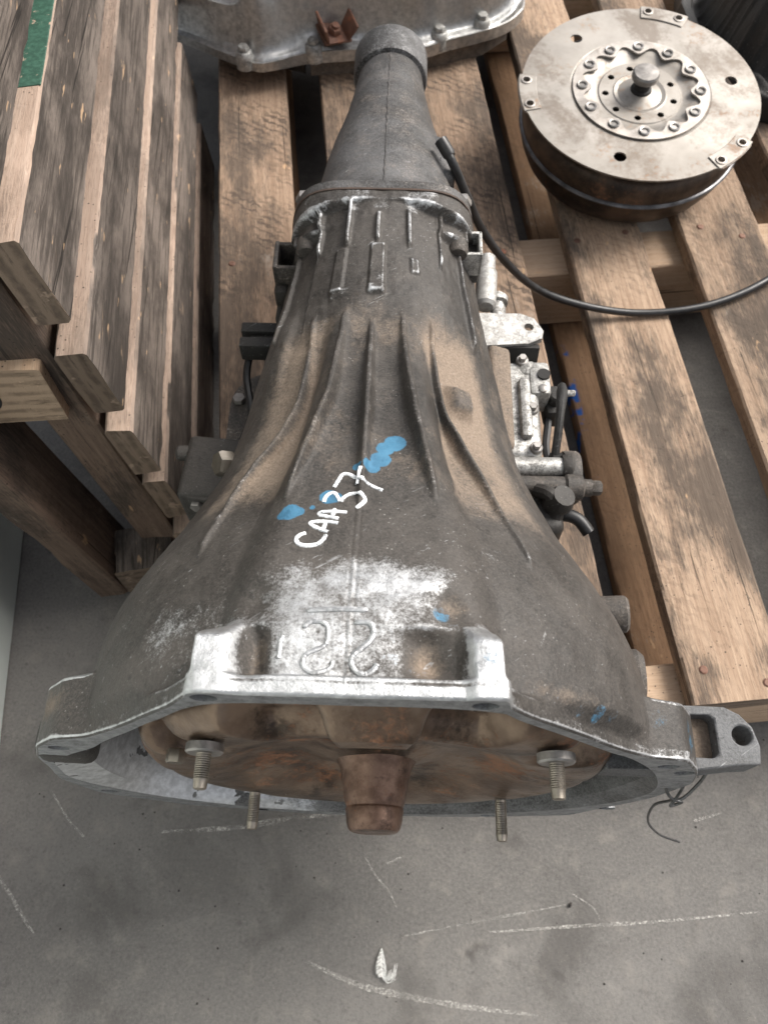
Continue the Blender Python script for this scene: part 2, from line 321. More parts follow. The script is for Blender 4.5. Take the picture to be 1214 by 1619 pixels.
M = dict(
    case=mat_cast("cast_case"), ext=mat_cast("cast_extension", False, .24, .24, 1.25, base=(.085, .085, .087)), dark=mat_cast("cast_dark", False, .14, .05, .55),
    grey=mat_cast("cast_grey", False, .27, .28, 1.15), alu=mat_cast("cast_alu", False, .58, .36, 1.4, base=(.14, .135, .125), rough_b=.36, metal=(.60, .60, .58)),
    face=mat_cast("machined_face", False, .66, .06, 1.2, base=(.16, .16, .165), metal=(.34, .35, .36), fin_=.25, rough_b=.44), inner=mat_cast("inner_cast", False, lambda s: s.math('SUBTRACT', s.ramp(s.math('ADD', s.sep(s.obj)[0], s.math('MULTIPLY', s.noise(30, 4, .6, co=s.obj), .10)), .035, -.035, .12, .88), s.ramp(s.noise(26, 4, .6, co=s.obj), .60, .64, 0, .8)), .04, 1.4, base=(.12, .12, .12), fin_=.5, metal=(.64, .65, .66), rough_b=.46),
    alu2=mat_cast("silver_alu", False, .74, .20, 1.5, base=(.16, .155, .15), rough_b=.30, metal=(.55, .55, .54), fin_=.6),
    white=mat_cast("pale_alu", False, .60, .42, 1.6, base=(.20, .19, .18), metal=(.60, .60, .58), rough_b=.42),
    lug=mat_cast("lug_cast", False, .24, .10, 1.5, base=(.085, .087, .09)),
    converter=mat_steel("oily_brown_steel", (.105, .068, .047), (.23, .165, .118), (.19, .085, .042), .34, .62, .27, (.026, .018, .013), .85, (.5, .5, .5), .4, 1.6, (.02, .05, .08, .12)),
    nose=mat_steel("rusty_nose", (.11, .062, .042), (.20, .125, .09), (.15, .068, .036), .42, .55, .30, (.030, .016, .012), .85, (2, 2, 2), .25, 3.2),
    stud=mat_steel("stud_steel", (.24, .215, .18), (.38, .34, .29), (.20, .12, .06), .35, .9, .34),
    bolt=mat_steel("bolt_steel", (.22, .21, .20), (.42, .40, .38), (.14, .08, .05), .25, .9, .4),
    disc=mat_steel("flexplate_steel", (.27, .25, .225), (.385, .36, .33), (.20, .115, .062), .46, .72, .46, (.15, .12, .095), .7, (.25, .25, .25), .15),
    ring=mat_steel("ring_steel", (.36, .33, .30), (.48, .45, .42), (.22, .14, .09), .25, .8, .42),
    drum=mat_steel("drum_steel", (.040, .027, .019), (.090, .060, .041), (.12, .058, .030), .42, .45, .36, (.010, .009, .008), .8),
    weld=mat_steel("weld_bead", (.10, .10, .105), (.22, .22, .23), (.10, .06, .04), .2, .8, .35),
    rust=mat_steel("rusty_bracket", (.14, .075, .055), (.22, .12, .085), (.17, .065, .035), .6, .35, .6),
    black=mat_plain("black_rubber", (.016, .016, .017), .38, 0, .4, 90, .12), blackm=mat_cast("black_oily_casting", False, .03, .02, .4, base=(.030, .030, .030), fin_=1.0),
    void=mat_plain("void_black", (.012, .011, .010), .7, 0, .4, 80, .3),  # near-black; also stands for shade under the bracket and in the port
    paint=mat_pen(), concrete=mat_concrete(), chalk=mat_chalk(),
    wire=mat_plain("wire", (.12, .12, .12), .42, .8, .4, 200, .2), feather=mat_plain("feather", (.82, .82, .80), .8, 0, .06, 200, .05),
    panel=mat_plain("white_enamel", (.66, .71, .69), .4, 0, .10, 6, .05), leaf=mat_plain("dark_scrap", (.035, .03, .028), .8),
    pen=mat_plain("black_marker", (.02, .02, .02), .7, 0, .3, 200, .1), green=mat_chipped(),
    slat=mat_wood("pallet_slat_wood", (.300, .205, .140), (.440, .322, .230), (.13, .090, .066), .80, .32),
    slat2=mat_wood("dark_slat_wood", (.235, .160, .110), (.355, .255, .182), (.075, .055, .043), .72, .85),
    pale=mat_wood("pale_new_wood", (.48, .335, .225), (.57, .42, .30), (.28, .18, .115), .12, .10, end=(.42, .31, .22)),
    grey_w=mat_wood("weathered_shaded_board_wood", (.355, .262, .205), (.43, .33, .265), (.17, .122, .095), .38, .05, worn=(.50, .42, .36), face=(.115, .096, .083)),
    under=mat_wood("underboard_wood", (.26, .155, .090), (.34, .21, .125), (.12, .07, .042), .25, .2, blue=True),
    post=mat_wood("dark_post_wood", (.15, .105, .080), (.23, .165, .125), (.05, .037, .030), .75, .2),
)

# ------------------------------------------------------------------ ground
def grid_plane():
    v = []; f = []; xs = [-60, -8, -1.5, 1.5, 8, 60]; n = len(xs)
    for y in xs:
        for x in xs: v.append((x, y, 0))
    for j in range(n - 1):
        for i in range(n - 1): f.append((j * n + i, j * n + i + 1, (j + 1) * n + i + 1, (j + 1) * n + i))
    return v, f
ground = mobj("ground", *grid_plane(), M['concrete'], smooth=False); tag(ground, "grey worn concrete yard floor with scuffs and chalky scratches", None, None, 'structure')

def strip(name, pts, wd, parent, z=.0012, n=10):
    P = catmull([(x, y, z) for x, y in pts], n); v = []; f = []
    for i, p in enumerate(P):
        t = (P[min(i + 1, len(P) - 1)] - P[max(i - 1, 0)]).normalized(); nn = Vector((-t.y, t.x, 0))
        ww = wd * (.35 + .65 * math.sin(math.pi * min(1, (i + 1) / len(P) * 1.05)) ** .6) * (.8 + .5 * random.random())
        v += [p + nn * ww, p - nn * ww]
        if i: f.append((2 * i - 2, 2 * i - 1, 2 * i + 1, 2 * i))
    return mobj(name, v, f, M['chalk'], parent, False)
for pts, wd in (([(-.075, -.022), (-.027, -.041), (.019, -.051), (.08, -.060), (.14, -.066)], .0026),
                ([(-.385, .06), (-.362, .035), (-.345, .015), (-.331, 0)], .0018), ([(-.338, .128), (-.316, .101), (-.300, .087), (-.290, .075)], .0012),
                ([(-.225, .090), (-.15, .094), (-.09, .103), (-.036, .108), (.02, .112)], .0024),
                ([(.10, .001), (.18, .006), (.26, .010), (.368, .019)], .0014), ([(.02, -.002), (.10, .012), (.178, .025)], .0010),
                ([(.18, .035), (.20, .022), (.205, .012)], .0006), ([(-.018, .066), (-.008, .05), (.004, .037), (.012, .022)], .0010), ([(.31, .10), (.34, .108)], .0013), ([(.0, .06), (.02, .068)], .0010)):
    strip("scratch", pts, wd, ground)
# loose grit: uncountable little specks
g = MB()
for k in range(120):
    x, y, r = random.uniform(-.5, .5), random.uniform(-.12, .22), random.uniform(.0004, .0012)
    g.lathe([(r, 0), (r * .9, r * .7), (r * .3, r)], (x, y, 0), (random.uniform(-.3, .3), random.uniform(-.3, .3), 1), 5)
grit = g.build("grit", M['leaf'], smooth=False); tag(grit, "tiny dark specks of grit scattered on the concrete", None, None, 'stuff')

# ------------------------------------------------------------------ boards
def board(name, W, L, T, mat, parent=None, loc=(0, 0, 0), rot=(0, 0, 0), seed=0, rag=.0012, n=36, cut=0, flat=False):
    """a sawn board along local Y, ragged arrises, centred on its own middle"""
    r = np.random.default_rng(seed + 11); ch = .0022
    prof = [(-W/2 + ch, -T/2), (0, -T/2), (W/2 - ch, -T/2), (W/2, -T/2 + ch), (W/2, T/2 - ch), (W/2 - ch, T/2), (W/4, T/2), (0, T/2), (-W/4, T/2), (-W/2 + ch, T/2), (-W/2, T/2 - ch), (-W/2, -T/2 + ch)]
    N = len(prof); v = []; f = []
    wob = np.cumsum(r.normal(0, .25, (n + 1, N)), 0) * rag * .07; wob -= np.linspace(0, 1, n + 1)[:, None] * wob[-1:]
    bite = np.zeros((n + 1, N))
    for k in range(9):
        j = r.choice([3, 4, 5, 9, 10]); c = r.integers(1, n); bite[max(0, c - r.integers(0, 2)):c + r.integers(1, 3), j] += r.uniform(.001, .0038)
    for i in range(n + 1):
        y = -L/2 + L * i / n
        for j, (x, z) in enumerate(prof):
            q = r.normal(0, rag * .2) + wob[i, j]
            xx = x + (q if abs(x) > W/2 - ch*1.1 else 0) - math.copysign(bite[i, j], x); zz = z + q * .4 - bite[i, j] * .6 * math.copysign(1, z)
            yy = y + cut * x if i in (0,) else y
            if i in (0, n): yy += r.normal(0, .0008)
            v.append((xx, yy, zz))
    for i in range(n):
        for j in range(N):
            k = (j + 1) % N; f.append((i*N + j, i*N + k, (i+1)*N + k, (i+1)*N + j))
    f.append(tuple(range(N))); f.append(tuple(n*N + j for j in range(N - 1, -1, -1)))
    return mobj(name, v, f, mat, parent, True, loc, rot, 30)

# ------------------------------------------------------------------ the pallet lying flat
PT = rad(5.4)
pal = empty("pallet", (.2766, .1818, 0), (0, 0, PT)); tag(pal, "flat wooden pallet lying on the concrete under the gearbox and the round converter", "pallet")
LEN = 1.34; TK = .022
slats = [(-.423, .094, 'slat2', 1), (-.283, .095, 'slat2', 2), (-.152, .095, 'slat2', 3), (0, .094, 'slat', 4), (.1445, .098, 'slat', 5), (.292, .095, 'slat2', 6), (.44, .095, 'slat', 7)]
for x0, W, mt, sd_ in slats:
    b = board("slat", W, LEN, TK, M[mt], pal, (x0 + W/2, LEN/2 + random.uniform(-.002, .002), .14 - TK/2), (0, 0, random.uniform(-.002, .002)), sd_, .0014, 60)
    for yy in (.022, .57, 1.12):
        for dx in (-.028, .026):
            q = MB().lathe([(.0042, -.001), (.0042, .0004), (.0030, .0012)], (dx + random.uniform(-.006, .006), yy - LEN/2 + random.uniform(-.012, .012), TK/2), (0, 0, 1), 10)
            q.build("nail", M['rust'], b)
for i, (y0, d) in enumerate(((.001, .045), (.541, .061), (1.12, .06))):
    board("stringer", d, .97, .094, M['pale'], pal, (.067, y0 + d/2, .0706), (0, 0, rad(90)), 20 + i, .0012, 30)
for x0, sd_ in ((-.423, 31), (-.0005, 32), (.30, 33)):
    board("bottom_board", .097, LEN - .02, .020, M['under'], pal, (x0 + .0485, LEN/2, .0125), (0, 0, 0), sd_, .001, 40)

# ------------------------------------------------------------------ the pallet standing on its edge, left
sp = empty("pallet", (-.198, .385, 0), (0, 0, PT)); tag(sp, "weathered wooden pallet standing on its edge, boards stepping down to the gearbox", "pallet")
BL = .66; LEAN = .048
def onface(z): return -LEAN * z
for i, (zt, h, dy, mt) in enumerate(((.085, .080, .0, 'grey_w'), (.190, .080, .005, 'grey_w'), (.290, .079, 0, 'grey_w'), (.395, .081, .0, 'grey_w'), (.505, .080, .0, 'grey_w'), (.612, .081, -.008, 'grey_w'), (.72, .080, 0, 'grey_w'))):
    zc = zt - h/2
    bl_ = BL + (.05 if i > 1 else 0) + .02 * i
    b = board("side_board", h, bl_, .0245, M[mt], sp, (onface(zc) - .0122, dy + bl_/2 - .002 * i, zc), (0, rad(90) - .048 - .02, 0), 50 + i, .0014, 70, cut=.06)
    if i == 4:   # green paint band on the top edge of this board
        MB().box((-h/2 - .0002, -.13, 0), (.0010, .24, .0236), (0, 0, 0), .0002, 1).build("paint_band", M['green'], b)
# uprights the boards are nailed to, and the far row of posts
def upright(name, x, y, wx, wy, z0, z1, lean, mat, seed):
    L = z1 - z0
    return board(name, wx, L, wy, mat, sp, (x - lean * (z0 + L/2), y, z0 + L/2), (rad(90), 0, 0) if False else Euler((rad(90), -lean, 0), 'XYZ'), seed, .0012, 24)
upright("post", -.047, .040, .040, .060, .0, .74, .075, M['post'], 70)
upright("post", -.047, .32, .040, .060, .0, .74, .06, M['post'], 73)
upright("post", -.047, .60, .040, .060, .0, .74, .06, M['post'], 74)
upright("post", -.113, .005, .034, .075, .0, .74, .12, M['post'], 71)
upright("post", -.113, .32, .034, .075, .0, .74, .12, M['post'], 75)
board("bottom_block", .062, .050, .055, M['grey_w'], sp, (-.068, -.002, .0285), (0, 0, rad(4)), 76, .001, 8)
blk = board("block", .125, .080, .068, M['pale'], sp, (-.126, .040, .338), (0, 0, 0), 77, .001, 8)
# the ringed mark written on the block's end
mk = MB()
def flat_stroke(mb, pts, wd, yy, n=8):
    P = catmull([(p[0], yy, p[1]) for p in pts], n); v = []; f = []
    for i, p in enumerate(P):
        t = (P[min(i+1, len(P)-1)] - P[max(i-1, 0)]).normalized(); nn = Vector((-t.z, 0, t.x)) * wd
        v += [p + nn, p - nn, p + nn + Vector((0, .0006, 0)), p - nn + Vector((0, .0006, 0))]
        if i: a = 4*(i-1); b = 4*i; f += [(a, a+1, b+1, b), (a, b, b+2, a+2), (a+1, a+3, b+3, b+1)]
    mb.add(v, f)
flat_stroke(mk, [(.004 + .016 * math.cos(a), .002 + .017 * math.sin(a)) for a in [x * .5 for x in range(-6, 7)]], .0010, -.0412)
flat_stroke(mk, [(.000, .010), (.004, .002), (.007, -.007)], .0018, -.0412)
mk.build("written_mark", M['pen'], blk, smooth=False)

# ------------------------------------------------------------------ white sheet metal box, far left; unseen bulk stretched to block the sky
wb = MB().box((-.6400, -.172, .85), (.55, 1.22, 1.70), (0, 0, rad(6)), .006, 3).build("cabinet", M['panel']); tag(wb, "pale enamelled metal cabinet standing on the floor, cut off by the left frame, enlarged out of view to shade the floor", "cabinet")

# ================================================================== THE GEARBOX
GA = rad(-1.6); AX = .18
gear = empty("gearbox", (-.013, .0907, .14), (0, 0, GA)); tag(gear, "large dirty aluminium gearbox with ribbed bell housing and handwritten white code", "gearbox")
gz = empty  # (parts are built round the shaft axis and lifted by AX)
UP = Matrix.Translation((0, 0, AX))

def pchip(xs, ys):
    xs = np.array(xs, float); ys = np.array(ys, float); h = np.diff(xs); d = np.diff(ys)/h
    m = np.zeros_like(xs); m[0] = d[0]; m[-1] = d[-1]
    for i in range(1, len(xs)-1): m[i] = 0 if d[i-1]*d[i] <= 0 else 2*d[i-1]*d[i]/(d[i-1]+d[i])
    def f(x):
        x = np.clip(np.asarray(x, float), xs[0], xs[-1]); i = np.clip(np.searchsorted(xs, x)-1, 0, len(h)-1); t = (x-xs[i])/h[i]
        return ys[i]*(1+2*t)*(1-t)**2+ys[i+1]*t*t*(3-2*t)+h[i]*m[i]*t*(1-t)**2+h[i]*m[i+1]*t*t*(t-1)
    return f
def sst(x, a, b):
    t = np.clip((np.asarray(x, float)-a)/(b-a), 0, 1); return t*t*(3-2*t)
def smax(a, b, k):
    h = np.clip(.5+.5*(b-a)/k, 0, 1); return a*(1-h)+b*h+k*h*(1-h)
dome = pchip([0, .02, .04, .06, .085, .11, .145, .18, .22, .26, .30, .36, .43], [.181, .182, .1805, .177, .169, .157, .138, .122, .109, .102, .099, .096, .091])
def crest(y):
    ch = .1615+(y-.10)*(.1005-.1615)/.19
    return np.maximum(dome(y)+.003, np.where((y > .09) & (y < .3), ch, 0))
POLY = [(-.072, .197), (-.090, .168), (-.130, .118), (-.152, .096), (-.172, .088), (-.190, .064), (-.202, .03), (-.216, -.05), (-.208, -.11), (-.15, -.165), (-.05, -.2), (0, -.203), (.09, -.19), (.166, -.161), (.203, -.06), (.211, .004), (.199, .05), (.184, .078), (.164, .082), (.146, .096), (.108, .140), (.080, .170), (.062, .196)]
def polar_poly(P, smooth=1.6, N=1440):
    ph = np.radians(np.arange(N)*360/N-180); R = np.zeros(N); P = np.array(P)
    for i in range(len(P)):
        a = P[i]; b = P[(i+1) % len(P)]; e = b-a
        d = np.stack([np.sin(ph), np.cos(ph)], 1); den = d[:, 0]*e[1]-d[:, 1]*e[0]; den = np.where(abs(den) < 1e-9, 1e-9, den)
        t = (a[0]*e[1]-a[1]*e[0])/den; u = (a[0]*d[:, 1]-a[1]*d[:, 0])/den
        R = np.where((t > 0) & (u >= -1e-6) & (u <= 1+1e-6), np.maximum(R, t), R)
    k = int(smooth*N/360); ker = np.ones(2*k+1)/(2*k+1); Rp = np.concatenate([R[-k:], R, R[:k]])
    return np.convolve(Rp, ker, 'valid')
OUTT = polar_poly(POLY)
def Oph(phd): return np.interp((np.asarray(phd)+180) % 360, np.arange(1441)*.25, np.append(OUTT, OUTT[0]))
_ip = [(-180, .185), (-150, .19), (-120, .202), (-103, .209), (-90, .203), (-78, .185), (-64, .168), (-50, .166), (-35, .174), (-20, .190), (-8, .184), (0, .182), (8, .184), (20, .188), (35, .172), (50, .166), (64, .172), (82, .183), (107, .20), (130, .197), (154, .19), (180, .185)]
def Iph(phd): return np.minimum(pchip(*zip(*_ip))(phd), Oph(phd)-.008)
RIBS = [[(.305, -28.5), (.26, -25.8), (.215, -24), (.185, -26), (.16, -31), (.13, -33.5), (.098, -33.2)],
        [(.300, -12.8), (.26, -11.9), (.209, -10.8), (.185, -11.7), (.156, -13.2), (.122, -15.3)],
        [(.288, -1.9), (.232, -1.3), (.17, -.9), (.137, -.9), (.115, -.9)],
        [(.297, 10.2), (.247, 9.5), (.198, 10.2), (.163, 11.4), (.124, 13.1)],
        [(.300, 23.6), (.26, 21.8), (.216, 21.2), (.183, 25), (.150, 29), (.116, 31.5), (.093, 32.6)]]
def vnoise(a, b, seed):
    r = np.random.default_rng(seed); T = r.random((64, 64)); i = np.floor(a).astype(int); j = np.floor(b).astype(int); u = a-i; v = b-j; u = u*u*(3-2*u); v = v*v*(3-2*v)
    g = lambda p, q: T[p % 64, q % 64]
    return (g(i, j)*(1-u)+g(i+1, j)*u)*(1-v)+(g(i, j+1)*(1-u)+g(i+1, j+1)*u)*v
def boxm(y, x, y0, y1, x0, x1, s=.0025): return sst(y, y0-s, y0+s)*(1-sst(y, y1-s, y1+s))*sst(x, x0-s, x0+s)*(1-sst(x, x1-s, x1+s))

def case_R(Y, PH):
    """outer radius of the casting; Y along the shaft from the bell face, PH in degrees from the top"""
    p = np.radians(PH); O = Oph(PH); D = dome(Y)
    # lower side bulge towards the starter
    D = D+.018*np.exp(-((PH+122)/24)**2)*(1-sst(Y, .02, .16))+.010*np.exp(-((PH-124)/26)**2)*(1-sst(Y, .02, .15)); D = D-.004*np.exp(-((PH+72)/18)**2)*(1-sst(Y, .03, .10))
    # flange depth along the shaft: thin lip, deep at ears and top
    dep = .011+.026*(sst(PH, -86, -80)*(1-sst(PH, -58, -53)))+.024*(sst(PH, 55, 60)*(1-sst(PH, 88, 94)))
    fl = 1-sst(Y, dep-.0022, dep+.0022)
    R = D+(O-D)*fl
    R = np.where(O > D, R, D+(O-D)*(1-sst(Y, .006, .016)))
    cs = np.maximum(np.cos(p), .25); top = abs(PH) < 40
    x = R*np.sin(p)
    # flat plate between the two top bosses (carries the cast numerals)
    zp = np.where(Y < .036, .1895, .1895-(Y-.036)*.36)
    plate = zp/cs; lim = 1-sst(abs(PH), 13, 23)
    R = np.where(top, R+(smax(R, plate, .004+.016*sst(Y, .02, .045))-R)*lim, R)
    # bosses
    for sgn, pc, hw in ((-1, -18.4, 2.7), (1, 16.9, 2.6)):
        zb = .1985-.0025*sst(Y, .0, .04); wp = sst(PH, pc-hw-.9, pc-hw+.9)*(1-sst(PH, pc+hw-1.4, pc+hw+1.4)); wy = 1-sst(Y, .026, .041)
        bR = zb/np.maximum(np.cos(np.radians(np.where(top, PH, 0))), .3); bR = np.minimum(bR, .2105)
        R = np.where(top, R+np.maximum(bR-R, 0)*wp*wy, R)
    # hollows inside the bosses, and the scoops behind them
    R -= .0085*np.exp(-((PH-10.2)/3.3)**2)*np.exp(-((Y-.0225)/.0105)**4)
    R -= .0065*np.exp(-((PH+14.2)/1.7)**2)*np.exp(-((Y-.022)/.0125)**4)
    R -= .007*np.exp(-((PH-13.5)/2.6)**2)*np.exp(-((Y-.046)/.010)**2)
    R -= .006*np.exp(-((PH+15.2)/2.6)**2)*np.exp(-((Y-.048)/.011)**2)
    # front lip straight across the top
    lip = .1965/cs; lw = (1-sst(abs(PH+.9), 17.5, 19.6))*(1-sst(Y, .0038, .0062)); R = np.where(top, R+np.maximum(lip-R, 0)*lw, R)
    # fins bridging bell and case
    for rb in RIBS:
        ys = np.array([q[0] for q in rb])[::-1]; fs = np.array([q[1] for q in rb])[::-1]; pc = pchip(ys, fs)(Y)
        d = np.abs(np.radians(PH-pc))*R; e = sst(Y, ys[0]-.010, ys[0]+.008)*(1-sst(Y, ys[-1]-.012, ys[-1]+.006))
        h = np.maximum((crest(Y)-dome(Y))*.85, .0040)*e; w_ = .0017+.055*h
        R = R+h*(.76/(1+(d/w_)**4)+.24/(1+(d/(w_*2.6))**2))
    # raised land on top of the case, short ribs, pads
    land = sst(PH, -35.2, -34.2)*(1-sst(PH, 30.2, 31.2))*sst(Y, .27, .34)*(1-sst(Y, .425, .43)); R = R+.0022*land
    for pc, y0, y1, h in ((-17, .375, .425, .0045), (-1.4, .375, .405, .004), (14.6, .372, .412, .004), (32.2, .365, .425, .005), (-33.5, .375, .425, .0045), (-52, .30, .42, .004), (48, .30, .42, .004)):
        d = np.abs(np.radians(PH-pc))*R; R = R+h*sst(Y, y0-.006, y0+.004)*(1-sst(Y, y1-.003, y1+.003))/(1+(d/.0019)**4)
    X = np.radians(PH)*.098
    for y0, y1, a0, a1, h in ((.318, .370, -4.6, 2.4, .0028), (.323, .369, -22.5, -16.6, .0020), (.342, .358, 14.8, 19.0, .0022), (.3175, .3255, -22, 3, .0016)):
        R = R+h*boxm(Y, X, y0, y1, math.radians(a0)*.098, math.radians(a1)*.098, .0018)
    R = R+.010*np.exp(-((PH-31.3)/5.2)**4)*np.exp(-((Y-.229)/.0125)**4)              # round boss, right of the fins
    R = R+.004*np.exp(-((PH+46)/6)**4)*np.exp(-((Y-.285)/.036)**4)                     # long pad on the left flank
    # rear flange, square with four lugs
    sq = (np.abs(np.sin(p)/.0845)**4.5+np.abs(np.cos(p)/.0915)**4.5)**(-1/4.5); fw = sst(Y, .4110+.008*(1-np.abs(np.sin(2*p))**4), .4130+.008*(1-np.abs(np.sin(2*p))**4)); lug = np.abs(np.sin(2*p))**10
    R = np.where(Y > .39, R+np.maximum(sq+.004-R, 0)*np.maximum(fw, 0), R); R = R+.010*lug*sst(Y, .396, .402)*(1-fw)*(Y < .43)
    # casting seam over the top and uneven sand-cast surface
    ds = np.abs(np.radians(PH+1.2)*R); R = R+.00012*np.exp(-(ds/.0009)**2)*(Y < .12)*(Y > .006)-.0002*np.exp(-((ds-.0016)/.0008)**2)*(Y < .12)*(Y > .006)
    R = R+.0011*(vnoise(Y*42+3, p*7+9, 1)-.5)+.0006*(vnoise(Y*150, p*22, 2)-.5)
    R = R-.0016*np.clip(1-Y/.0016, 0, 1)**2
    return R

ys = np.concatenate([[0, .0003, .0007, .0011, .0016, .0022, .003, .004], np.arange(.005, .0500, .0007), np.arange(.0505, .4305, .00105)]); ys[-1] = .43
phs = np.concatenate([np.linspace(-180, -100, 110, endpoint=False), np.linspace(-100, -45, 200, endpoint=False), np.linspace(-45, 45, 560, endpoint=False), np.linspace(45, 100, 200, endpoint=False), np.linspace(100, 180, 110, endpoint=False)])
YY, PP = np.meshgrid(ys, phs, indexing='ij'); RR = case_R(YY, PP)
def Rs(y, ph): return float(case_R(np.array([[y]]), np.array([[float(ph)]]))[0, 0])
def surf(y, ph, off=0):
    r = Rs(y, ph)+off; a = math.radians(ph); return Vector((r*math.sin(a)*(1-.13*float(sst(y, .25, .40))), y, r*math.cos(a)+AX))
NY, NP = RR.shape; pr = np.radians(PP)
XSC = 1-.13*sst(YY, .25, .40); XX = RR*np.sin(pr)*XSC; ZZ = RR*np.cos(pr)
# ---- wear map: red = bare metal, green = dust, blue = paint
k = 3; curv = np.zeros_like(RR); yy_ = ys[:, None]
curv[k:-k] = (RR[k:-k]-RR[:-2*k])/(yy_[k:-k]-yy_[:-2*k])-(RR[2*k:]-RR[k:-k])/(yy_[2*k:]-yy_[k:-k])
pa = np.radians(phs)[None]; ar = lambda n_: np.mod(np.roll(pa, n_, 1)-pa+np.pi, 2*np.pi)-np.pi
curv2 = (RR-np.roll(RR, 4, 1))/(RR*-ar(4))-(np.roll(RR, -4, 1)-RR)/(RR*ar(-4))
edge = np.clip((np.maximum(curv, 0)+np.maximum(curv2, 0))/.9-.22, 0, 1)
t01 = lambda a, s, e: sst(a, s, e)
nz = vnoise(YY*90, PP*.35, 5)-.5; nz2 = vnoise(YY*30+7, PP*.12+3, 6)-.5
pl_ = np.exp(-((XX+.004)/.058)**4)*(1-sst(YY+.030*nz2, .050, .082))
bare = .0+edge*np.where(YY > .075, np.where(YY > .3, .38, .30), .42)+.60*pl_*(.95+.7*nz2)
bare += .30*np.exp(-((PP-12)/9)**2)*np.exp(-((YY-.062)/.013)**2)+.22*np.exp(-((PP+2)/9)**2)*np.exp(-((YY-.066)/.012)**2)
bare += .75*np.exp(-((PP+18.6)/2.6)**2)*(1-sst(YY, .034, .045))+.75*np.exp(-((PP-17.4)/2.5)**2)*(1-sst(YY, .034, .045))
bare -= .85*np.exp(-((PP-10.4)/3.3)**4)*np.exp(-((YY-.021)/.013)**4)+.45*np.exp(-((PP+13.6)/2.1)**4)*np.exp(-((YY-.021)/.014)**4)
bare -= .6*np.exp(-((PP-15)/3)**2)*np.exp(-((YY-.05)/.012)**2)
bare += .42*np.exp(-((PP+31)/11)**2)*np.exp(-((YY-.042)/.028)**2)+.24*np.exp(-((PP+55)/16)**2)*np.exp(-((YY-.05)/.03)**2)*(.4+1.6*nz2)+.22*np.exp(-((PP-30)/12)**2)*np.exp(-((YY-.07)/.03)**2)*(.3+2*nz2)
bare += 1.0*(YY < .0056)*(abs(PP+.9) < 19.5)+.30*(YY < .006)
bare += .30*t01(YY, .36, .37)*(abs(PP) < 40)*(.3+nz2*1.4)+.45*t01(YY, .409, .413)*(nz2+.35)
bare += .45*((YY > .317) & (YY < .327) & (PP > -23) & (PP < 4))*(nz+.5)+.42*((YY > .327) & (YY < .372) & (PP > -5) & (PP < 3))*(nz+.55)+.3*((YY > .34) & (YY < .36) & (PP > 14) & (PP < 20))
bare += .10*np.exp(-((PP-75)/18)**2)*(YY < .05)+.22*((PP > -86) & (PP < -54) & (YY < .04))*edge*2
for (y0, p0, y1, p1, a) in ((.10, 8, .088, 24, .22), (.104, 10, .093, 26, .2), (.097, 30, .085, 38, .26), (.03, 40, .022, 52, .3), (.05, 32, .04, 30, .3), (.115, -20, .09, -12, .14)):   # scuffs
    tt = np.clip(((YY-y0)*(y1-y0)*4e4+(PP-p0)*(p1-p0))/((y1-y0)**2*4e4+(p1-p0)**2), 0, 1)
    dd = np.hypot((YY-y0-tt*(y1-y0))*200, PP-p0-tt*(p1-p0)); bare += a*np.exp(-(dd/.5)**2)
crown = np.clip((RR-dome(YY)-.0035)/.005, 0, 1); valley = sst(YY, .105, .15)*(1-sst(YY, .27, .315))*(1-sst(abs(PP), 38, 52))*(1-.85*crown)*(.75+.5*nz2)
dust = .02+.80*valley+.30*np.exp(-((PP-38)/20)**2)*np.exp(-((YY-.24)/.09)**2)+.30*np.exp(-((PP+22)/14)**2)*np.exp(-((YY-.19)/.05)**2)
dust += .9*np.exp(-((PP-9.8)/2.6)**2)*np.exp(-((YY-.0185)/.010)**2)+.5*np.exp(-((PP-13.6)/2.4)**2)*np.exp(-((YY-.048)/.008)**2)+.35*np.exp(-((PP+13.6)/1.7)**4)*np.exp(-((YY-.02)/.012)**4)
dust += .55*np.exp(-((PP+68)/6)**2)*np.exp(-((YY-.022)/.012)**2)+.35*np.exp(-((PP-34)/9)**2)*np.exp(-((YY-.016)/.006)**2)
dust += .18*((abs(PP) > 55) & (YY > .16))+.35*np.exp(-((PP-2)/25)**2)*np.exp(-((YY-.30)/.05)**2)*(.5+nz2)
dust -= .25*np.exp(-((YY-.105)/.02)**2)*np.exp(-((PP+4)/22)**2)
dust += .10*np.exp(-((PP-50)/22)**2)*(1-sst(YY, .1, .2))+.16*np.exp(-((YY-.14)/.035)**2)*np.exp(-((PP)/34)**2)
blue = np.zeros_like(RR)
def spot(y, p, r, a=1.0):
    global blue
    d = np.hypot(YY-y, np.radians(PP-p)*RR); blue = np.maximum(blue, a*(1-sst(d, r*.72, r*1.25)))
for y, p, r in ((.1629, 5.9, .0068), (.1578, 3.6, .0056), (.1483, 2.6, .0062), (.1412, .8, .0050), (.1409, -2.2, .0028), (.1058, -13.5, .0058), (.104, -14.7, .0036), (.106, -12.0, .0034), (.1174, -6.97, .0055), (.1168, -5.7, .0040), (.1092, -9.65, .0016)): spot(y, p, r)
for y, p, r, a in ((.044, 11.9, .005, .42), (.020, 4.6, .005, .40), (.030, 5.2, .004, .34), (.014, 8.5, .006, .38), (.020, 17, .004, .36), (.020, -19, .003, .32), (.0125, 32, .006, .30), (.0125, 38, .005, .40), (.0125, 43, .005, .50), (.013, 47, .004, .42), (.022, 64, .007, .36), (.014, 72, .005, .45), (.022, 71, .004, .48), (.009, 71, .003, .4)): spot(y, p, r, a)
blue += .22*np.exp(-((PP-14)/4)**2)*(YY < .045)
bare = np.where(blue > .8, bare*.3, bare)

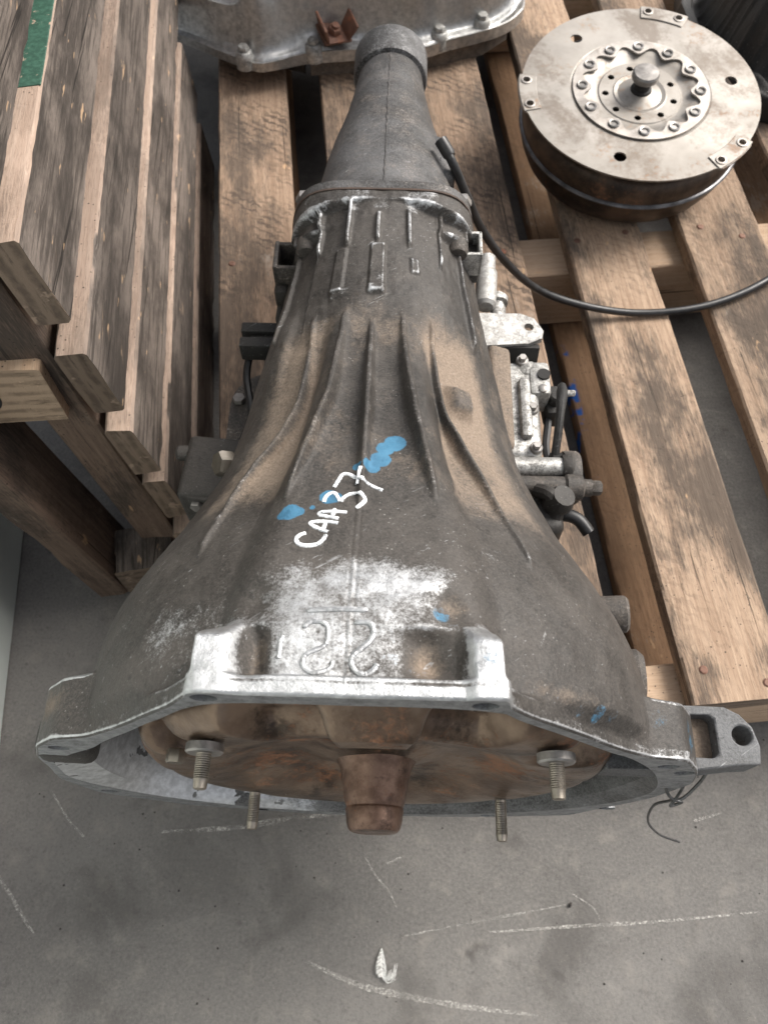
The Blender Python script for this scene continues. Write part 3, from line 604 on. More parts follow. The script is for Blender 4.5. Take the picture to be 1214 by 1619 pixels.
me = bpy.data.meshes.new("case"); V = np.stack([XX, YY, ZZ+AX], -1).reshape(-1, 3).astype(np.float32)
ii, jj = np.meshgrid(np.arange(NY-1), np.arange(NP), indexing='ij'); j2 = (jj+1) % NP
Q = np.stack([ii*NP+jj, ii*NP+j2, (ii+1)*NP+j2, (ii+1)*NP+jj], -1).reshape(-1, 4)[:, ::-1].astype(np.int32)
me.vertices.add(len(V)); me.vertices.foreach_set('co', V.ravel()); me.loops.add(Q.size); me.loops.foreach_set('vertex_index', Q.ravel())
me.polygons.add(len(Q)); me.polygons.foreach_set('loop_start', np.arange(len(Q), dtype=np.int32)*4); me.polygons.foreach_set('use_smooth', np.ones(len(Q), bool))
me.update(calc_edges=True); me.validate()
ca = me.color_attributes.new("wear", 'FLOAT_COLOR', 'POINT')
ca.data.foreach_set('color', np.stack([np.clip(bare, 0, 1.4), np.clip(dust, 0, 1.3), np.clip(blue, 0, 1), np.ones_like(bare)], -1).astype(np.float32).ravel())
me.materials.append(M['case']); case = bpy.data.objects.new("bell_housing", me); S.collection.objects.link(case); case.parent = gear

# front face of the bell: machined annulus with real bolt holes
loop = [(XX[0, j], ZZ[0, j]) for j in range(0, NP, 2)]
innl = [(Iph(a)*math.sin(math.radians(a)), Iph(a)*math.cos(math.radians(a))) for a in np.linspace(-180, 180, 300, endpoint=False)]
holes = [(-.067, .1885), (.058, .1875), (-.176, .064), (.178, .060), (.193, .042), (-.196, -.10), (.185, -.115), (-.09, -.181), (.10, -.178)]
FM = Matrix.Translation((0, 0, AX)) @ Matrix(((1, 0, 0, 0), (0, 0, 1, 0), (0, 1, 0, 0), (0, 0, 0, 1)))
fb = MB(); fb.plate(loop, [innl]+[circ(x, z, .0062, 14) for x, z in holes], 0, 0, FM, False)
N_ = len(fb.v)//2; fb.f = [t for t in fb.f if max(t) < N_]; fb.v = fb.v[:N_]
for x, z in holes:
    c = circ(x, z, .0062, 14); n = len(fb.v); fb.v += [(a, 0, b+AX) for a, b in c]+[(a, .022, b+AX) for a, b in c]
    fb.f += [(n+i, n+(i+1) % 14, n+14+(i+1) % 14, n+14+i) for i in range(14)]+[tuple(n+14+i for i in range(14))]
fb.build("bell_face", M['face'], gear)
ib = MB(); iy = [0, .006, .02, .033, .048, .07, .085]; npn = 150
for y in iy:
    aa = np.linspace(-180, 180, npn, endpoint=False); lim_ = case_R(np.full((1, npn), max(y, .012)), aa[None])[0]-.006
    lim_ = np.minimum(lim_, np.minimum(np.roll(lim_, 2), np.roll(lim_, -2)))
    for a, lm in zip(aa, lim_):
        r = float(Iph(a)) if y == 0 else min(float(Iph(a)), lm)
        ib.v.append((r*math.sin(math.radians(a)), y, r*math.cos(math.radians(a))+AX))
for i in range(len(iy)-1):
    for j in range(npn): ib.f.append((i*npn+j, i*npn+(j+1) % npn, (i+1)*npn+(j+1) % npn, (i+1)*npn+j))
ib.f.append(tuple((len(iy)-1)*npn+j for j in range(npn)))
ib.build("bell_interior", M['inner'], gear)

# cast numerals, drawn as raised beads on the plate (x, y on the plate)
def bead(pts, r, name, n=6):
    P = []
    for x, y in [(p.x, p.y) for p in catmull([(a, b, 0) for a, b in pts], n)]:
        ph = math.degrees(math.asin(max(-1, min(1, x/.19)))); q = surf(y, ph, .0); P.append(q)
    rs = [r*(.85+.3*random.random()) for _ in P]; rs[0] *= .6; rs[-1] *= .6
    return MB().tube(P, rs, 8).build(name, M['bead'], gear)
M['bead'] = mat_cast("bead_cast", False, .80, .04, 1.6, base=(.12, .12, .12))
bead([(-.024, .0424), (-.0164, .043), (-.0055, .0435), (.0043, .0434)], .0015, "cast_bar")
bead([(-.0016, .0367), (.0053, .0366), (.0074, .033), (.0063, .0288), (.0025, .025), (-.0016, .0212), (-.0021, .0172), (.0005, .0133), (.0044, .0125), (.0078, .0146), (.0095, .0176)], .0014, "cast_numeral")
bead([(-.0248, .0336), (-.0218, .0363), (-.0167, .0365), (-.0137, .0339), (-.0137, .0275), (-.016, .0245), (-.0222, .0214), (-.024, .0181), (-.0231, .0145), (-.0191, .0124), (-.0146, .0133), (-.0112, .0155), (-.0106, .0184)], .0012, "cast_numeral")
bead([(-.0335, .0296), (-.0343, .0266), (-.0344, .0222), (-.0348, .0185)], .0012, "cast_tick")

# the handwritten code CAA37: ribbons of paint lying on the casting
pb = MB()
def pstroke(pts, wd=.00125, n=7, off=.00035):
    P = catmull([(a, b, 0) for a, b in pts], n); S3 = [surf(p.x, p.y, off) for p in P]; v = []; f = []
    for i, p in enumerate(S3):
        t = (S3[min(i+1, len(S3)-1)]-S3[max(i-1, 0)]).normalized(); a = math.radians(P[i].y); nr = Vector((math.sin(a), .55, math.cos(a))).normalized(); sd_ = t.cross(nr).normalized()
        w_ = wd*(.82+.36*random.random()); 
        if i in (0, len(S3)-1): w_ *= .6
        v += [p+sd_*w_-nr*.0008, p+sd_*w_*.75+nr*.0002, p-sd_*w_*.75+nr*.0002, p-sd_*w_-nr*.0008]
        if i: a_ = 4*(i-1); b_ = 4*i; f += [(a_+k_, a_+k_+1, b_+k_+1, b_+k_) for k_ in range(3)]
    pb.add(v, f)
pstroke([(.0905, -9.69), (.089, -10.6), (.0861, -11.02), (.083, -10.43), (.082, -8.92), (.0831, -7.43), (.0858, -6.59), (.0889, -6.22)])
pstroke([(.0909, -5.92), (.0934, -7.49), (.0964, -9.13), (.0983, -8.92), (.0987, -6.75), (.0975, -4.46)]); pstroke([(.0987, -6.62), (.0928, -6.89)])
pstroke([(.1009, -4.47), (.1022, -6.29), (.1035, -7.99), (.1055, -7.78), (.1062, -5.56), (.1055, -3.16)]); pstroke([(.1082, -5.48), (.1015, -5.81)])
pstroke([(.1133, -7.78), (.117, -7.66), (.1201, -6.99), (.1204, -6.01), (.1166, -5.19), (.1136, -4.71)]); pstroke([(.1136, -4.71), (.1169, -4.14), (.1196, -2.97), (.1195, -1.41), (.116, -.27), (.1126, -.43), (.1086, -1.67)])
pstroke([(.125, -6.37), (.1309, -5.68), (.1355, -4.98), (.1354, -3.73), (.1326, -2.39), (.1288, -.48), (.1257, 1.34), (.1231, 3.24)]); pstroke([(.1378, -1.31), (.1327, -1.42), (.126, -1.65)], .0015)
pb.build("painted_code", M['paint'], gear, smooth=False)

def gp(mb, name, mat, **k): o = mb.build(name, M[mat] if isinstance(mat, str) else mat, gear, **k); return o
Z = lambda x, y, z: (x, y, z+AX)
# right mounting lug with its hole and pocket
lugo = [(.150, .004), (.205, .004), (.232, .008), (.2465, .009), (.2480, .020), (.2450, .032), (.238, .040), (.229, .0445), (.150, .0455)]
lg = MB(); lg.plate(lugo, [circ(.2375, .0265, .0062, 24), [(.190, .013), (.218, .012), (.2215, .015), (.2215, .036), (.218, .039), (.190, .039)]], .002, .028, Matrix.Translation((0, 0, AX)))
lo = gp(lg, "mounting_lug", 'lug'); bv = lo.modifiers.new("bevel", 'BEVEL'); bv.width = .0012; bv.segments = 2; bv.limit_method = 'ANGLE'
gp(MB().box(Z(.205, .026, .012), (.036, .031, .008), (0, 0, 0), .001), "lug_pocket_floor", mat_cast("dusty_pocket", False, .0, 1.2, 1))
# ear pad below left ear (dark pocket block) and bosses on the bell's right flank
gp(MB().box(Z(-.184, .011, .030), (.036, .024, .030), (0, rad(10), 0), .007, 3), "ear_block", 'dark')
gp(MB().lathe([(.013, -.010), (.013, .006), (.011, .008)], Z(.172, .112, .010), (1, 0, .15), 20), "side_boss", 'grey')
gp(MB().lathe([(.018, -.010), (.018, .004), (.014, .008)], Z(.180, .070, .004), (1, 0, .2), 20), "side_boss", 'grey')
# case side bosses near the rear flange
gp(MB().box(Z(-.074, .4185, .034), (.030, .004, .030), (0, 0, 0), .0012).box(Z(-.074, .3925, .034), (.030, .004, .030), (0, 0, 0), .0012).box(Z(-.0875, .4055, .034), (.004, .030, .032), (0, 0, 0), .0012).box(Z(-.074, .4055, .022), (.026, .024, .008), (0, 0, 0), .001), "clip_bracket", 'grey')
gp(MB().box(Z(-.084, .388, .020), (.012, .014, .022), (0, 0, 0), .004).tube([Z(-.086, .385, .012), Z(-.088, .376, .004), Z(-.087, .372, -.006)], .003, 8), "side_boss", 'dark')
cb = MB().box(Z(.066, .4165, .055), (.030, .003, .024), bev=.001).box(Z(.0795, .405, .055), (.003, .026, .024), bev=.001).box(Z(.070, .3935, .055), (.022, .003, .024), bev=.001); gp(cb, "clip_bracket", 'alu')
gp(MB().box(Z(.068, .405, .044), (.024, .024, .022), bev=.002), "side_boss", 'dark')
gp(MB().lathe([(.0085, -.006), (.0085, .004), (.0070, .0065), (.0035, .0068)], Z(-.060, .398, .064), (0, -1, 0), 20), "flange_bolt", 'grey')
gp(MB().lathe([(.0085, -.006), (.0085, .004), (.0070, .0065), (.0035, .0068)], Z(.061, .398, .066), (0, -1, 0), 20), "flange_bolt", 'grey')
gp(MB().lathe([(.0085, -.006), (.0085, .004), (.0070, .0065), (.0035, .0068)], Z(-.068, .398, -.066), (0, -1, 0), 20), "flange_bolt", 'grey')
gp(MB().lathe([(.0085, -.006), (.0085, .004), (.0070, .0065), (.0035, .0068)], Z(.068, .398, -.066), (0, -1, 0), 20), "flange_bolt", 'grey')
# bolt and mount bracket on the left flank
gp(MB().hexa(.0095, .012, surf(.205, -66, -.002), (-.75, -.25, .55)), "mount_bolt", 'stud')
mb_ = MB().box(Z(-.122, .240, -.062), (.070, .058, .088), (0, 0, rad(-4)), .005, 3).box(Z(-.120, .212, -.050), (.060, .008, .060), (0, 0, rad(-8)), .002); gp(mb_, "mount_bracket", 'dark')
gp(MB().lathe([(.0065, -.006), (.0065, .006), (.005, .008)], Z(-.157, .257, -.026), (-1, 0, 0), 16), "bracket_bolt", 'dark')
for z_ in (-.03, -.055): gp(MB().hexa(.006, .006, Z(-.142, .213, z_), (-.2, -1, .1)), "bracket_bolt", 'bolt')
gp(MB().tube(catmull([Z(-.112, .372, -.018), Z(-.118, .345, -.034), Z(-.112, .31, -.045), Z(-.118, .285, -.050)], 6), .0035, 8), "loom", 'black')
pg = MB().box(Z(-.104, .372, -.012), (.034, .011, .020), bev=.002).box(Z(-.104, .356, -.012), (.034, .011, .020), bev=.002).box(Z(-.098, .364, -.013), (.030, .022, .012), bev=.001); gp(pg, "wiring_plug", 'blackm')

# oil pan: rim and bowl under the case
def rrect(x0, x1, y0, y1, r, n=8):
    o = []
    for cx, cy, a0 in ((x1-r, y1-r, 0), (x0+r, y1-r, 90), (x0+r, y0+r, 180), (x1-r, y0+r, 270)):
        o += [(cx+r*math.cos(rad(a0+90*k/n)), cy+r*math.sin(rad(a0+90*k/n))) for k in range(n+1)]
    return o
gp(MB().plate(rrect(-.137, .137, .135, .372, .036), [], -.078, -.068, Matrix.Translation((0, 0, AX))), "pan_rim", 'grey')
pn = MB(); L1 = rrect(-.124, .124, .148, .358, .03); L2 = rrect(-.112, .112, .160, .346, .03); n = len(L1)
pn.add([(x, y, AX-.078) for x, y in L1]+[(x, y, AX-.150) for x, y in L1]+[(x, y, AX-.1795) for x, y in L2], [(i, (i+1) % n, n+(i+1) % n, n+i) for i in range(n)]+[(n+i, n+(i+1) % n, 2*n+(i+1) % n, 2*n+i) for i in range(n)]+[tuple(2*n+i for i in range(n))])
gp(pn, "oil_pan", 'dark')
for x, y in [(-.129, .17), (-.129, .23), (-.129, .29), (-.129, .34), (.129, .17), (.129, .23), (.129, .29), (.129, .34)]: gp(MB().hexa(.006, .006, Z(x, y, -.068), (0, 0, 1)), "pan_bolt", 'bolt')
# case lower body between shell and pan
gp(MB().box(Z(0, .255, -.045), (.205, .225, .055), bev=.01), "case_skirt", 'grey')

# ---- selector side: valve cover, bracket, shaft, levers
gp(MB().lathe([(.007, 0), (.0095, .003), (.0095, .038), (.0075, .042), (.0075, .056), (.005, .058)], Z(.092, .408, -.012), (.06, 1, .06), 20), "solenoid", 'white')
gp(MB().lathe([(.0055, 0), (.0072, .002), (.0072, .014), (.0055, .016), (.0055, .030)], Z(.104, .402, -.022), (.05, 1, 0), 16).lathe([(.009, .020), (.009, .026)], Z(.104, .402, -.022), (.05, 1, 0), 16), "solenoid", 'white')
br = MB(); br.plate([(.080, .362), (.128, .366), (.140, .372), (.1415, .380), (.134, .394), (.122, .399), (.080, .399)], [circ(.129, .384, .0042, 14), circ(.133, .380, .0036, 12)][:1], -.003, .003, Matrix.Translation((0, 0, AX-.012)))
o = gp(br, "cable_bracket", 'white')
gp(MB().box(Z(.112, .361, -.034), (.052, .006, .044), (rad(-14), 0, 0), .001), "bracket_void", 'void')  # black sheet painted in for the shaded void under the bracket
vc = MB().box(Z(.110, .303, -.036), (.050, .096, .044), (0, 0, 0), .006, 3).box(Z(.136, .332, -.026), (.018, .034, .030), bev=.004).box(Z(.122, .300, -.012), (.010, .060, .010), bev=.004).lathe([(.009, 0), (.009, .016), (.006, .018)], Z(.128, .345, -.030), (0, -.3, 1), 14); gp(vc, "valve_cover", 'alu')
for x_, y_ in ((.094, .262), (.129, .262), (.128, .300), (.094, .345), (.122, .350)): gp(MB().lathe([(.0052, -.002), (.0052, .002), (.0045, .0026)], Z(x_, y_, -.0135), (0, 0, 1), 14).hexa(.0036, .0042, Z(x_, y_, -.0112), (0, 0, 1)), "cover_screw", 'bolt')
gp(MB().tube(catmull([Z(.140, .350, -.030), Z(.147, .335, -.034), Z(.146, .305, -.040), Z(.143, .280, -.042), Z(.148, .262, -.050)], 6), .0034, 8), "selector_wire", 'black')
gp(MB().box(Z(.150, .322, -.040), (.016, .030, .024), (0, 0, rad(6)), .004, 2).lathe([(.005, 0), (.005, .008), (.0035, .010)], Z(.150, .318, -.028), (0, 0, 1), 12), "switch_connector", 'blackm')
gp(MB().lathe([(.0105, 0), (.0115, .003), (.0115, .007), (.0100, .009)], Z(.150, .249, -.022), (1, 0, 0), 20), "pipe_collar", 'dark')
gp(MB().tube(catmull([Z(.128, .222, -.012), Z(.136, .214, -.004), Z(.142, .208, -.012), Z(.140, .196, -.030)], 5), .006, 10), "breather_hose", 'dark')
gp(MB().box(Z(.096, .300, -.006), (.020, .100, .030), (0, rad(20), 0), .005, 3), "cover_rail", mat_cast("dusty_rail", False, .15, .70, 1.2))
gp(MB().lathe([(.0055, 0), (.0055, .0035)], Z(.139, .334, -.0125), (0, 0, 1), 14), "port_hole", 'void')  # black disc standing for the dark inside of the hole
gp(MB().lathe([(.0040, 0), (.0040, .002), (.0022, .003)], Z(.138, .320, -.0122), (0, 0, 1), 12), "cover_screw", 'bolt')
gp(MB().lathe([(.0085, 0), (.0085, .060)], Z(.090, .249, -.022), (1, 0, 0), 18), "cross_pipe", 'alu')
gp(MB().lathe([(.0085, 0), (.0085, .052), (.0105, .054), (.0105, .066), (.0085, .067), (.0070, .068), (.0070, .074)], Z(.098, .230, -.020), (1, 0, 0), 18).hexa(.006, .008, Z(.172, .230, -.020), (1, 0, 0)), "selector_shaft", 'grey')
gp(MB().lathe([(.022, 0), (.0225, .002), (.0225, .010), (.021, .0125)], Z(.153, .248, -.036), (1, 0, 0), 28), "switch_disc", 'grey')
gp(MB().lathe([(.019, 0), (.019, .010)], Z(.1435, .250, -.036), (1, 0, 0), 24), "switch_body", 'void')
lv = MB().tube([Z(.146, .262, -.022), Z(.147, .275, -.010), Z(.149, .292, -.004), Z(.1515, .310, -.002), Z(.152, .318, -.004)], [.0035, .0035, .0036, .005, .0035], 10); gp(lv, "selector_lever", 'blackm')
gp(MB().lathe([(.0028, 0), (.0028, .009), (.0018, .010)], Z(.152, .309, -.002), (1, 0, 0), 10), "lever_pin", 'white')
gp(MB().box(Z(.134, .205, -.036), (.026, .034, .040), (0, 0, rad(12)), .008, 3).lathe([(.010, 0), (.012, .012), (.009, .020)], Z(.140, .212, -.020), (.3, 0, 1), 14), "breather_block", 'dark')
gp(MB().tube(catmull([Z(.140, .206, -.028), Z(.150, .206, -.022), Z(.160, .202, -.022), Z(.168, .193, -.026)], 6), .0052, 12), "breather_hose", 'black')

# extension housing and collar
ex = MB(); pf = [(.085, .4400), (.081, .4412), (.0775, .446), (.0715, .475), (.066, .50), (.0625, .53), (.0585, .558), (.0535, .585), (.0475, .61), (.0425, .635), (.0385, .66), (.0345, .69), (.0335, .70)]
ex.lathe([(r, y) for r, y in pf], Z(0, 0, 0), (0, 1, 0), 96, True)
def flat_loop(s=1.0, n=96):
    o = []
    for k_ in range(n):
        a = 2*math.pi*k_/n; r = (abs(math.sin(a)/.0745)**4.5+abs(math.cos(a)/.0935)**4.5)**(-1/4.5)*s; o.append((r*math.sin(a), r*math.cos(a)))
    return o
ex.plate(flat_loop(1.02), [], .4318, .4410, FM)
eo = gp(ex, "extension_housing", 'ext')
gp(MB().plate(flat_loop(1.03), [], .4300, .4318, FM), "gasket", mat_plain("rusty_gasket", (.060, .040, .030), .8))
sm = MB(); sm.tube([Z(.0004*math.sin(9*y*40), y, np.interp(y, [p[1] for p in pf], [p[0] for p in pf])+.0002) for y in np.linspace(.446, .699, 40)], [.0008*(.6+.6*random.random()) for _ in range(40)], 6); gp(sm, "casting_seam", 'ext')
co_ = MB(); co_.lathe([(.0325, .700), (.0375, .7015), (.0385, .704), (.0385, .738), (.0375, .7405), (.029, .7405), (.029, .715)], Z(0, 0, 0), (0, 1, 0), 64, True); gp(co_, "seal_collar", mat_cast("cast_collar", False, .32, .12, 1.4, base=(.095, .095, .097)))
gp(MB().box(Z(.046, .548, .020), (.026, .060, .030), (0, 0, rad(12)), .008, 3).lathe([(.012, 0), (.012, .009), (.009, .011)], Z(.052, .540, .022), (.6, -.1, .6), 20), "speedometer_boss", 'ext')
gp(MB().box(Z(-.066, .500, .0), (.016, .060, .034), (0, 0, rad(-8)), .006, 3), "side_boss", 'ext')
for a in (-45, 45, 135, 225): 
    x, z = .093*math.sin(rad(a)), .093*math.cos(rad(a)); gp(MB().hexa(.0075, .008, Z(x, .4475, z), (0, 1, 0)), "flange_bolt", 'bolt')

# ------------------------------------------------------------------ torque converter sitting in the bell
TCX, TCY = Vector((-.0085, .0965, .32)), 0
tc = empty("torque_converter", (-.0055, .0870, .32), (0, 0, GA)); tag(tc, "brown oily steel torque converter seated in the open bell mouth of the gearbox", "torque converter")
na, rs_ = 288, [0, .012, .0205, .024, .03, .036, .044, .052, .06, .068, .076, .084, .092, .098, .104, .109, .114, .119, .124, .129, .132, .136, .139, .142, .145, .1475, .1495, .151, .152, .1527, .153]
v = []; f = []
prof_y = pchip([0, .022, .03, .05, .075, .10, .122, .131, .139, .146, .1505, .153], [.012, .012, .014, .019, .016, .007, .0045, .0045, .006, .011, .018, .030])
for i, r in enumerate(rs_):
    for k_ in range(na):
        a = 2*math.pi*k_/na; y = float(prof_y(r)); d = math.degrees(a)
        m = math.cos(3*(a-math.pi/2)); m2 = math.cos(6*(a-math.pi/2))
        up_ = float(sst(math.sin(a), -.25, .25)); hh_ = 0
        for c_, w_ in ((90, 10.5), (47, 9), (133, 9), (8, 13), (172, 13)):
            q_ = abs((d-c_+180) % 360-180); hh_ = max(hh_, 1-float(sst(q_, w_-1.5, w_+4.5)))
        y += .017*up_*(1-hh_)*float(sst(r, .101, .115))*(1-.5*float(sst(r, .137, .15)))
        y -= .0065*up_*(1-float(sst(abs((d-90+180) % 360-180), 9, 12.5)))*float(sst(r, .106, .111))*(1-float(sst(r, .132, .140)))
        rr = r*(1.0+.010*up_*float(sst(m2, -.2, .6))*float(sst(r, .128, .146)))
        v.append((rr*math.cos(a), y+.0006*(mnoise.noise((rr*40*math.cos(a), rr*40*math.sin(a), 3))), rr*math.sin(a)))
for (r, y) in ((.153, .040), (.152, .062), (.138, .074), (.02, .078)):
    for k_ in range(na):
        a = 2*math.pi*k_/na; m2 = math.cos(6*(a-math.pi/2)); rr = r*1.0; v.append((rr*math.cos(a), y, rr*math.sin(a)))
NR = len(rs_)+4
for i in range(NR-1):
    for k_ in range(na): f.append((i*na+k_, i*na+(k_+1) % na, (i+1)*na+(k_+1) % na, (i+1)*na+k_))
f.append(tuple((NR-1)*na+k_ for k_ in range(na)))
mobj("shell", v, f, M['converter'], tc, True, angle=60)
MB().lathe([(0.0306, .021), (0.0261, .013), (0.0232, .008), (0.0221, .003), (0.0203, -.008), (0.0191, -.0135), (0.0183, -.0150), (0.0180, -.0158), (0.0183, -.0167), (0.0185, -.0175), (0.0176, -.0245), (0.0167, -.0282), (0.0151, -.0303), (0.0126, -.0310), (0.0054, -.0312)], (0, 0, 0), (0, 1, 0), 72).build("nose", M['nose'], tc)
def stud(x, z, L=.026, big=True):
    h = MB()
    pr_ = [(.0042, .004)]+[(.0040+.00035*(k_ % 2), .002-.0006*k_) for k_ in range(int((L-.001)/.0006))]; pr_ += [(.0038, -L+.001), (.0036, -L-.0005), (.0028, -L-.001)]
    h.lathe(pr_, (x, 0, z), (0, 1, 0), 20); o = h.build("stud", M['stud'], tc)
    if big: MB().lathe([(.0105, .003), (.0105, -.0012), (.0095, -.0022), (.0060, -.0022)], (x, 0, z), (0, 1, 0), 28).build("washer", M['bolt'], o)
    return o
stud(-.093, .090, .020); stud(.0995, .090, .020); stud(-.091, -.090, .021, False); stud(.0925, -.092, .024, False)
MB().hexa(.0058, .008, (-.1165, .006, .058), (0, -1, 0)).build("plug", M['stud'], tc)

# ------------------------------------------------------------------ second converter with its flexplate, on the pallet
tilt = rad(5)
t2 = empty("torque_converter", (.302, .8815, .2475), (tilt, 0, 0)); tag(t2, "spare torque converter lying on the pallet with pale round drive plate on top", "torque converter")
MB().lathe([(.02, -.1065), (.078, -.1065), (.094, -.104), (.110, -.096), (.1225, -.083), (.1300, -.066), (.1325, -.048), (.1325, -.034), (.130, -.024), (.124, -.018), (.110, -.0135), (.05, -.012)], (0, 0, 0), (0, 0, 1), 120).build("drum", M['drum'], t2)
MB().lathe([(.1315, -.0495), (.1345, -.0485), (.1358, -.0465), (.1345, -.0445), (.1315, -.0435)], (0, 0, 0), (0, 0, 1), 120, False).build("weld_seam", M['weld'], t2)
LG = (-178, 71.3, -47.2)   # middle of the three pairs of rim lugs
def lug_r(a):
    r = .1395
    for l in LG:
        d = abs((math.degrees(a)-l+180) % 360-180); r += .0048*float(1-sst(d, 10, 13.5))
    return r
oc = [(lug_r(2*math.pi*k_/360)*math.cos(2*math.pi*k_/360), lug_r(2*math.pi*k_/360)*math.sin(2*math.pi*k_/360)) for k_ in range(360)]
hs = [circ(.110*math.cos(rad(a)), .110*math.sin(rad(a)), .0072, 24) for a in (128, 8, -109)]
lugh = [(.1345*math.cos(rad(l+s)), .1345*math.sin(rad(l+s))) for l in LG for s in (-8.2, 8.2)]
hs += [circ(x, y, .0042, 16) for x, y in lugh]
fp = MB().plate(oc, hs+[circ(0, 0, .0825, 96)], -.0011, .0011)
fp.build("drive_plate", M['disc'], t2)
for l in LG:                                                       # pressed flats that carry the lug holes
    o = []
    for s in np.linspace(-12, 12, 15): o.append((.1435*math.cos(rad(l+s)), .1435*math.sin(rad(l+s))))
    for s in np.linspace(12, -12, 11): o.append((.1225*math.cos(rad(l+s)), .1225*math.sin(rad(l+s))))
    q = MB().plate(o, [circ(.1345*math.cos(rad(l+s)), .1345*math.sin(rad(l+s)), .0042, 16) for s in (-8.2, 8.2)], .0012, .0026).build("lug_flat", M['disc'], t2)
    b_ = q.modifiers.new("bevel", 'BEVEL'); b_.width = .0009; b_.segments = 2; b_.limit_method = 'ANGLE'
for x, y in lugh: MB().lathe([(.0064, .0010), (.0064, .0036), (.0054, .0040), (.0043, .0038), (.0043, -.006)], (x, y, 0), (0, 0, 1), 20, False).build("lug_nut", M['ring'], t2)
def scal(a):                                                       # wavy inner edge that loops round every rivet
    return .0640-.0060*math.cos(12*a-12*rad(26))
MB().plate(circ(0, 0, .0800, 120), [[(scal(2*math.pi*k_/360)*math.cos(2*math.pi*k_/360), scal(2*math.pi*k_/360)*math.sin(2*math.pi*k_/360)) for k_ in range(360)]], .0013, .0036).build("scalloped_ring", M['ring'], t2)
for k_ in range(12):
    a = rad(26+30*k_); MB().lathe([(.0066, .0036), (.0066, .0052), (.0058, .0060), (.0042, .0056), (.0036, .0040), (.0010, .0040)], (.0690*math.cos(a), .0690*math.sin(a), 0), (0, 0, 1), 22).build("rivet", M['bolt'], t2)
dz = MB().lathe([(.0830, .0012), (.081, .0006), (.074, .0008), (.066, .0006), (.060, -.0016), (.052, -.0042), (.0495, -.0042), (.048, -.0030)], (0, 0, 0), (0, 0, 1), 96, False)
hh = [circ(.0405*math.cos(rad(20+40*k_)), .0405*math.sin(rad(20+40*k_)), .0040, 16) for k_ in range(9)]
dz.plate(circ(0, 0, .048, 64), hh+[circ(0, 0, .032, 64)], -.0050, -.0030)
dz.lathe([(.032, -.003), (.0305, -.0022), (.026, -.0036), (.018, -.0008), (.014, .0014), (.0125, .0018), (.004, .0018)], (0, 0, 0), (0, 0, 1), 64, False)
dz.build("hub_dish", M['disc'], t2)
MB().lathe([(.0125, .0015), (.0118, .004), (.0095, .005), (.0095, .013)], (0, 0, 0), (0, 0, 1), 32).build("shaft", M['void'], t2)
MB().lathe([(.0095, .013), (.0135, .0155), (.0155, .018), (.0155, .0235), (.0140, .0255), (.006, .0262)], (0, 0, 0), (0, 0, 1), 40).build("shaft_cap", M['bolt'], t2)

# ------------------------------------------------------------------ castings behind
def shell(name, poly, spine, prof, mat, parent, z, bumps=(), n=260, m=46, seed=3, noise=.004, rib=None):
    """closed casting: outline -> spine loft; prof(t) gives height over the outline"""
    P = catmull([(x, y, 0) for x, y in poly]+[(*poly[0], 0)], max(2, n//len(poly)))[:-1]; v = []; f = []; N = len(P)
    a, b = Vector((*spine[0], 0)), Vector((*spine[1], 0)); ab = b-a
    for i in range(m+1):
        t = (i/m)**1.25
        for p in P:
            u = max(0, min(1, (p-a).dot(ab)/ab.length_squared)); c = a+ab*u
            tt = t*.985; q = p.lerp(c, tt); h = prof(tt, q.x)
            for bx, by, br_, bh in bumps:
                d = math.hypot(q.x-bx, q.y-by)/br_; h += bh/(1+d**4)*(1 if tt > .02 else 0)
            if rib: h += rib(q.x, q.y, tt)
            if tt > .05: h += noise*mnoise.noise((q.x*14, q.y*14, seed))
            v.append((q.x, q.y, z+h))
    for i in range(m):
        for j in range(N): k_ = (j+1) % N; f.append((i*N+j, i*N+k_, (i+1)*N+k_, (i+1)*N+j))
    f.append(tuple(m*N+j for j in range(N)))
    nb = len(v); v += [(p.x, p.y, z-.016) for p in P]; f += [(j, nb+j, nb+(j+1) % N, (j+1) % N) for j in range(N)]; f.append(tuple(nb+j for j in range(N)))
    return mobj(name, v, f, mat, parent, True, None, None, 50), P
bt = empty("gearbox", (0, .042, 0)); tag(bt, "silvery aluminium gearbox casting lying across the pallet behind the tail collar", "gearbox")
PB = [(-.40, 1.085), (-.335, 1.075), (-.28, 1.056), (-.225, 1.022), (-.175, .995), (-.150, .996), (-.105, 1.010), (-.055, 1.016), (.0, 1.022), (.05, 1.022), (.09, 1.040), (.155, 1.068), (.188, 1.098), (.200, 1.140), (.20, 1.30), (.15, 1.36), (-.20, 1.38), (-.42, 1.40), (-.44, 1.24)]
def prof_b(t, x):
    L = float(1-sst(x, -.17, -.09)); a = .16*float(sst(t, .085, .22))+.10*float(sst(t, .25, .9)); b = -.004+.05*float(sst(t, .05, .12))-.03*float(sst(t, .12, .3))+.19*float(sst(t, .22, .95))
    return a*(1-L)+b*L
def rib_b(x, y, t):
    o = 0
    for xc in (-.02, .065, .14): o += .010*math.exp(-((x-xc-.15*(y-1.03))/.006)**2)*float(sst(t, .10, .2))*(1-float(sst(t, .6, .8)))
    o += .022*math.exp(-((x+.125+.3*(y-1.03))/.020)**2)*float(sst(t, .08, .16))
    return o
_, PBs = shell("case", PB, ((-.30, 1.24), (.08, 1.22)), prof_b, M['alu2'], bt, .183, [(.045, 1.07, .022, .03), (.165, 1.13, .03, .03), (-.10, 1.05, .025, .02), (-.165, 1.035, .02, .035)], n=380, m=60, rib=rib_b)
pan2 = [(x*.97+.01, 1.2+(y-1.2)*.93) for x, y in [(-.115, 1.012), (.05, 1.028), (.135, 1.062), (.172, 1.10), (.178, 1.16), (.178, 1.30), (-.115, 1.32)]]
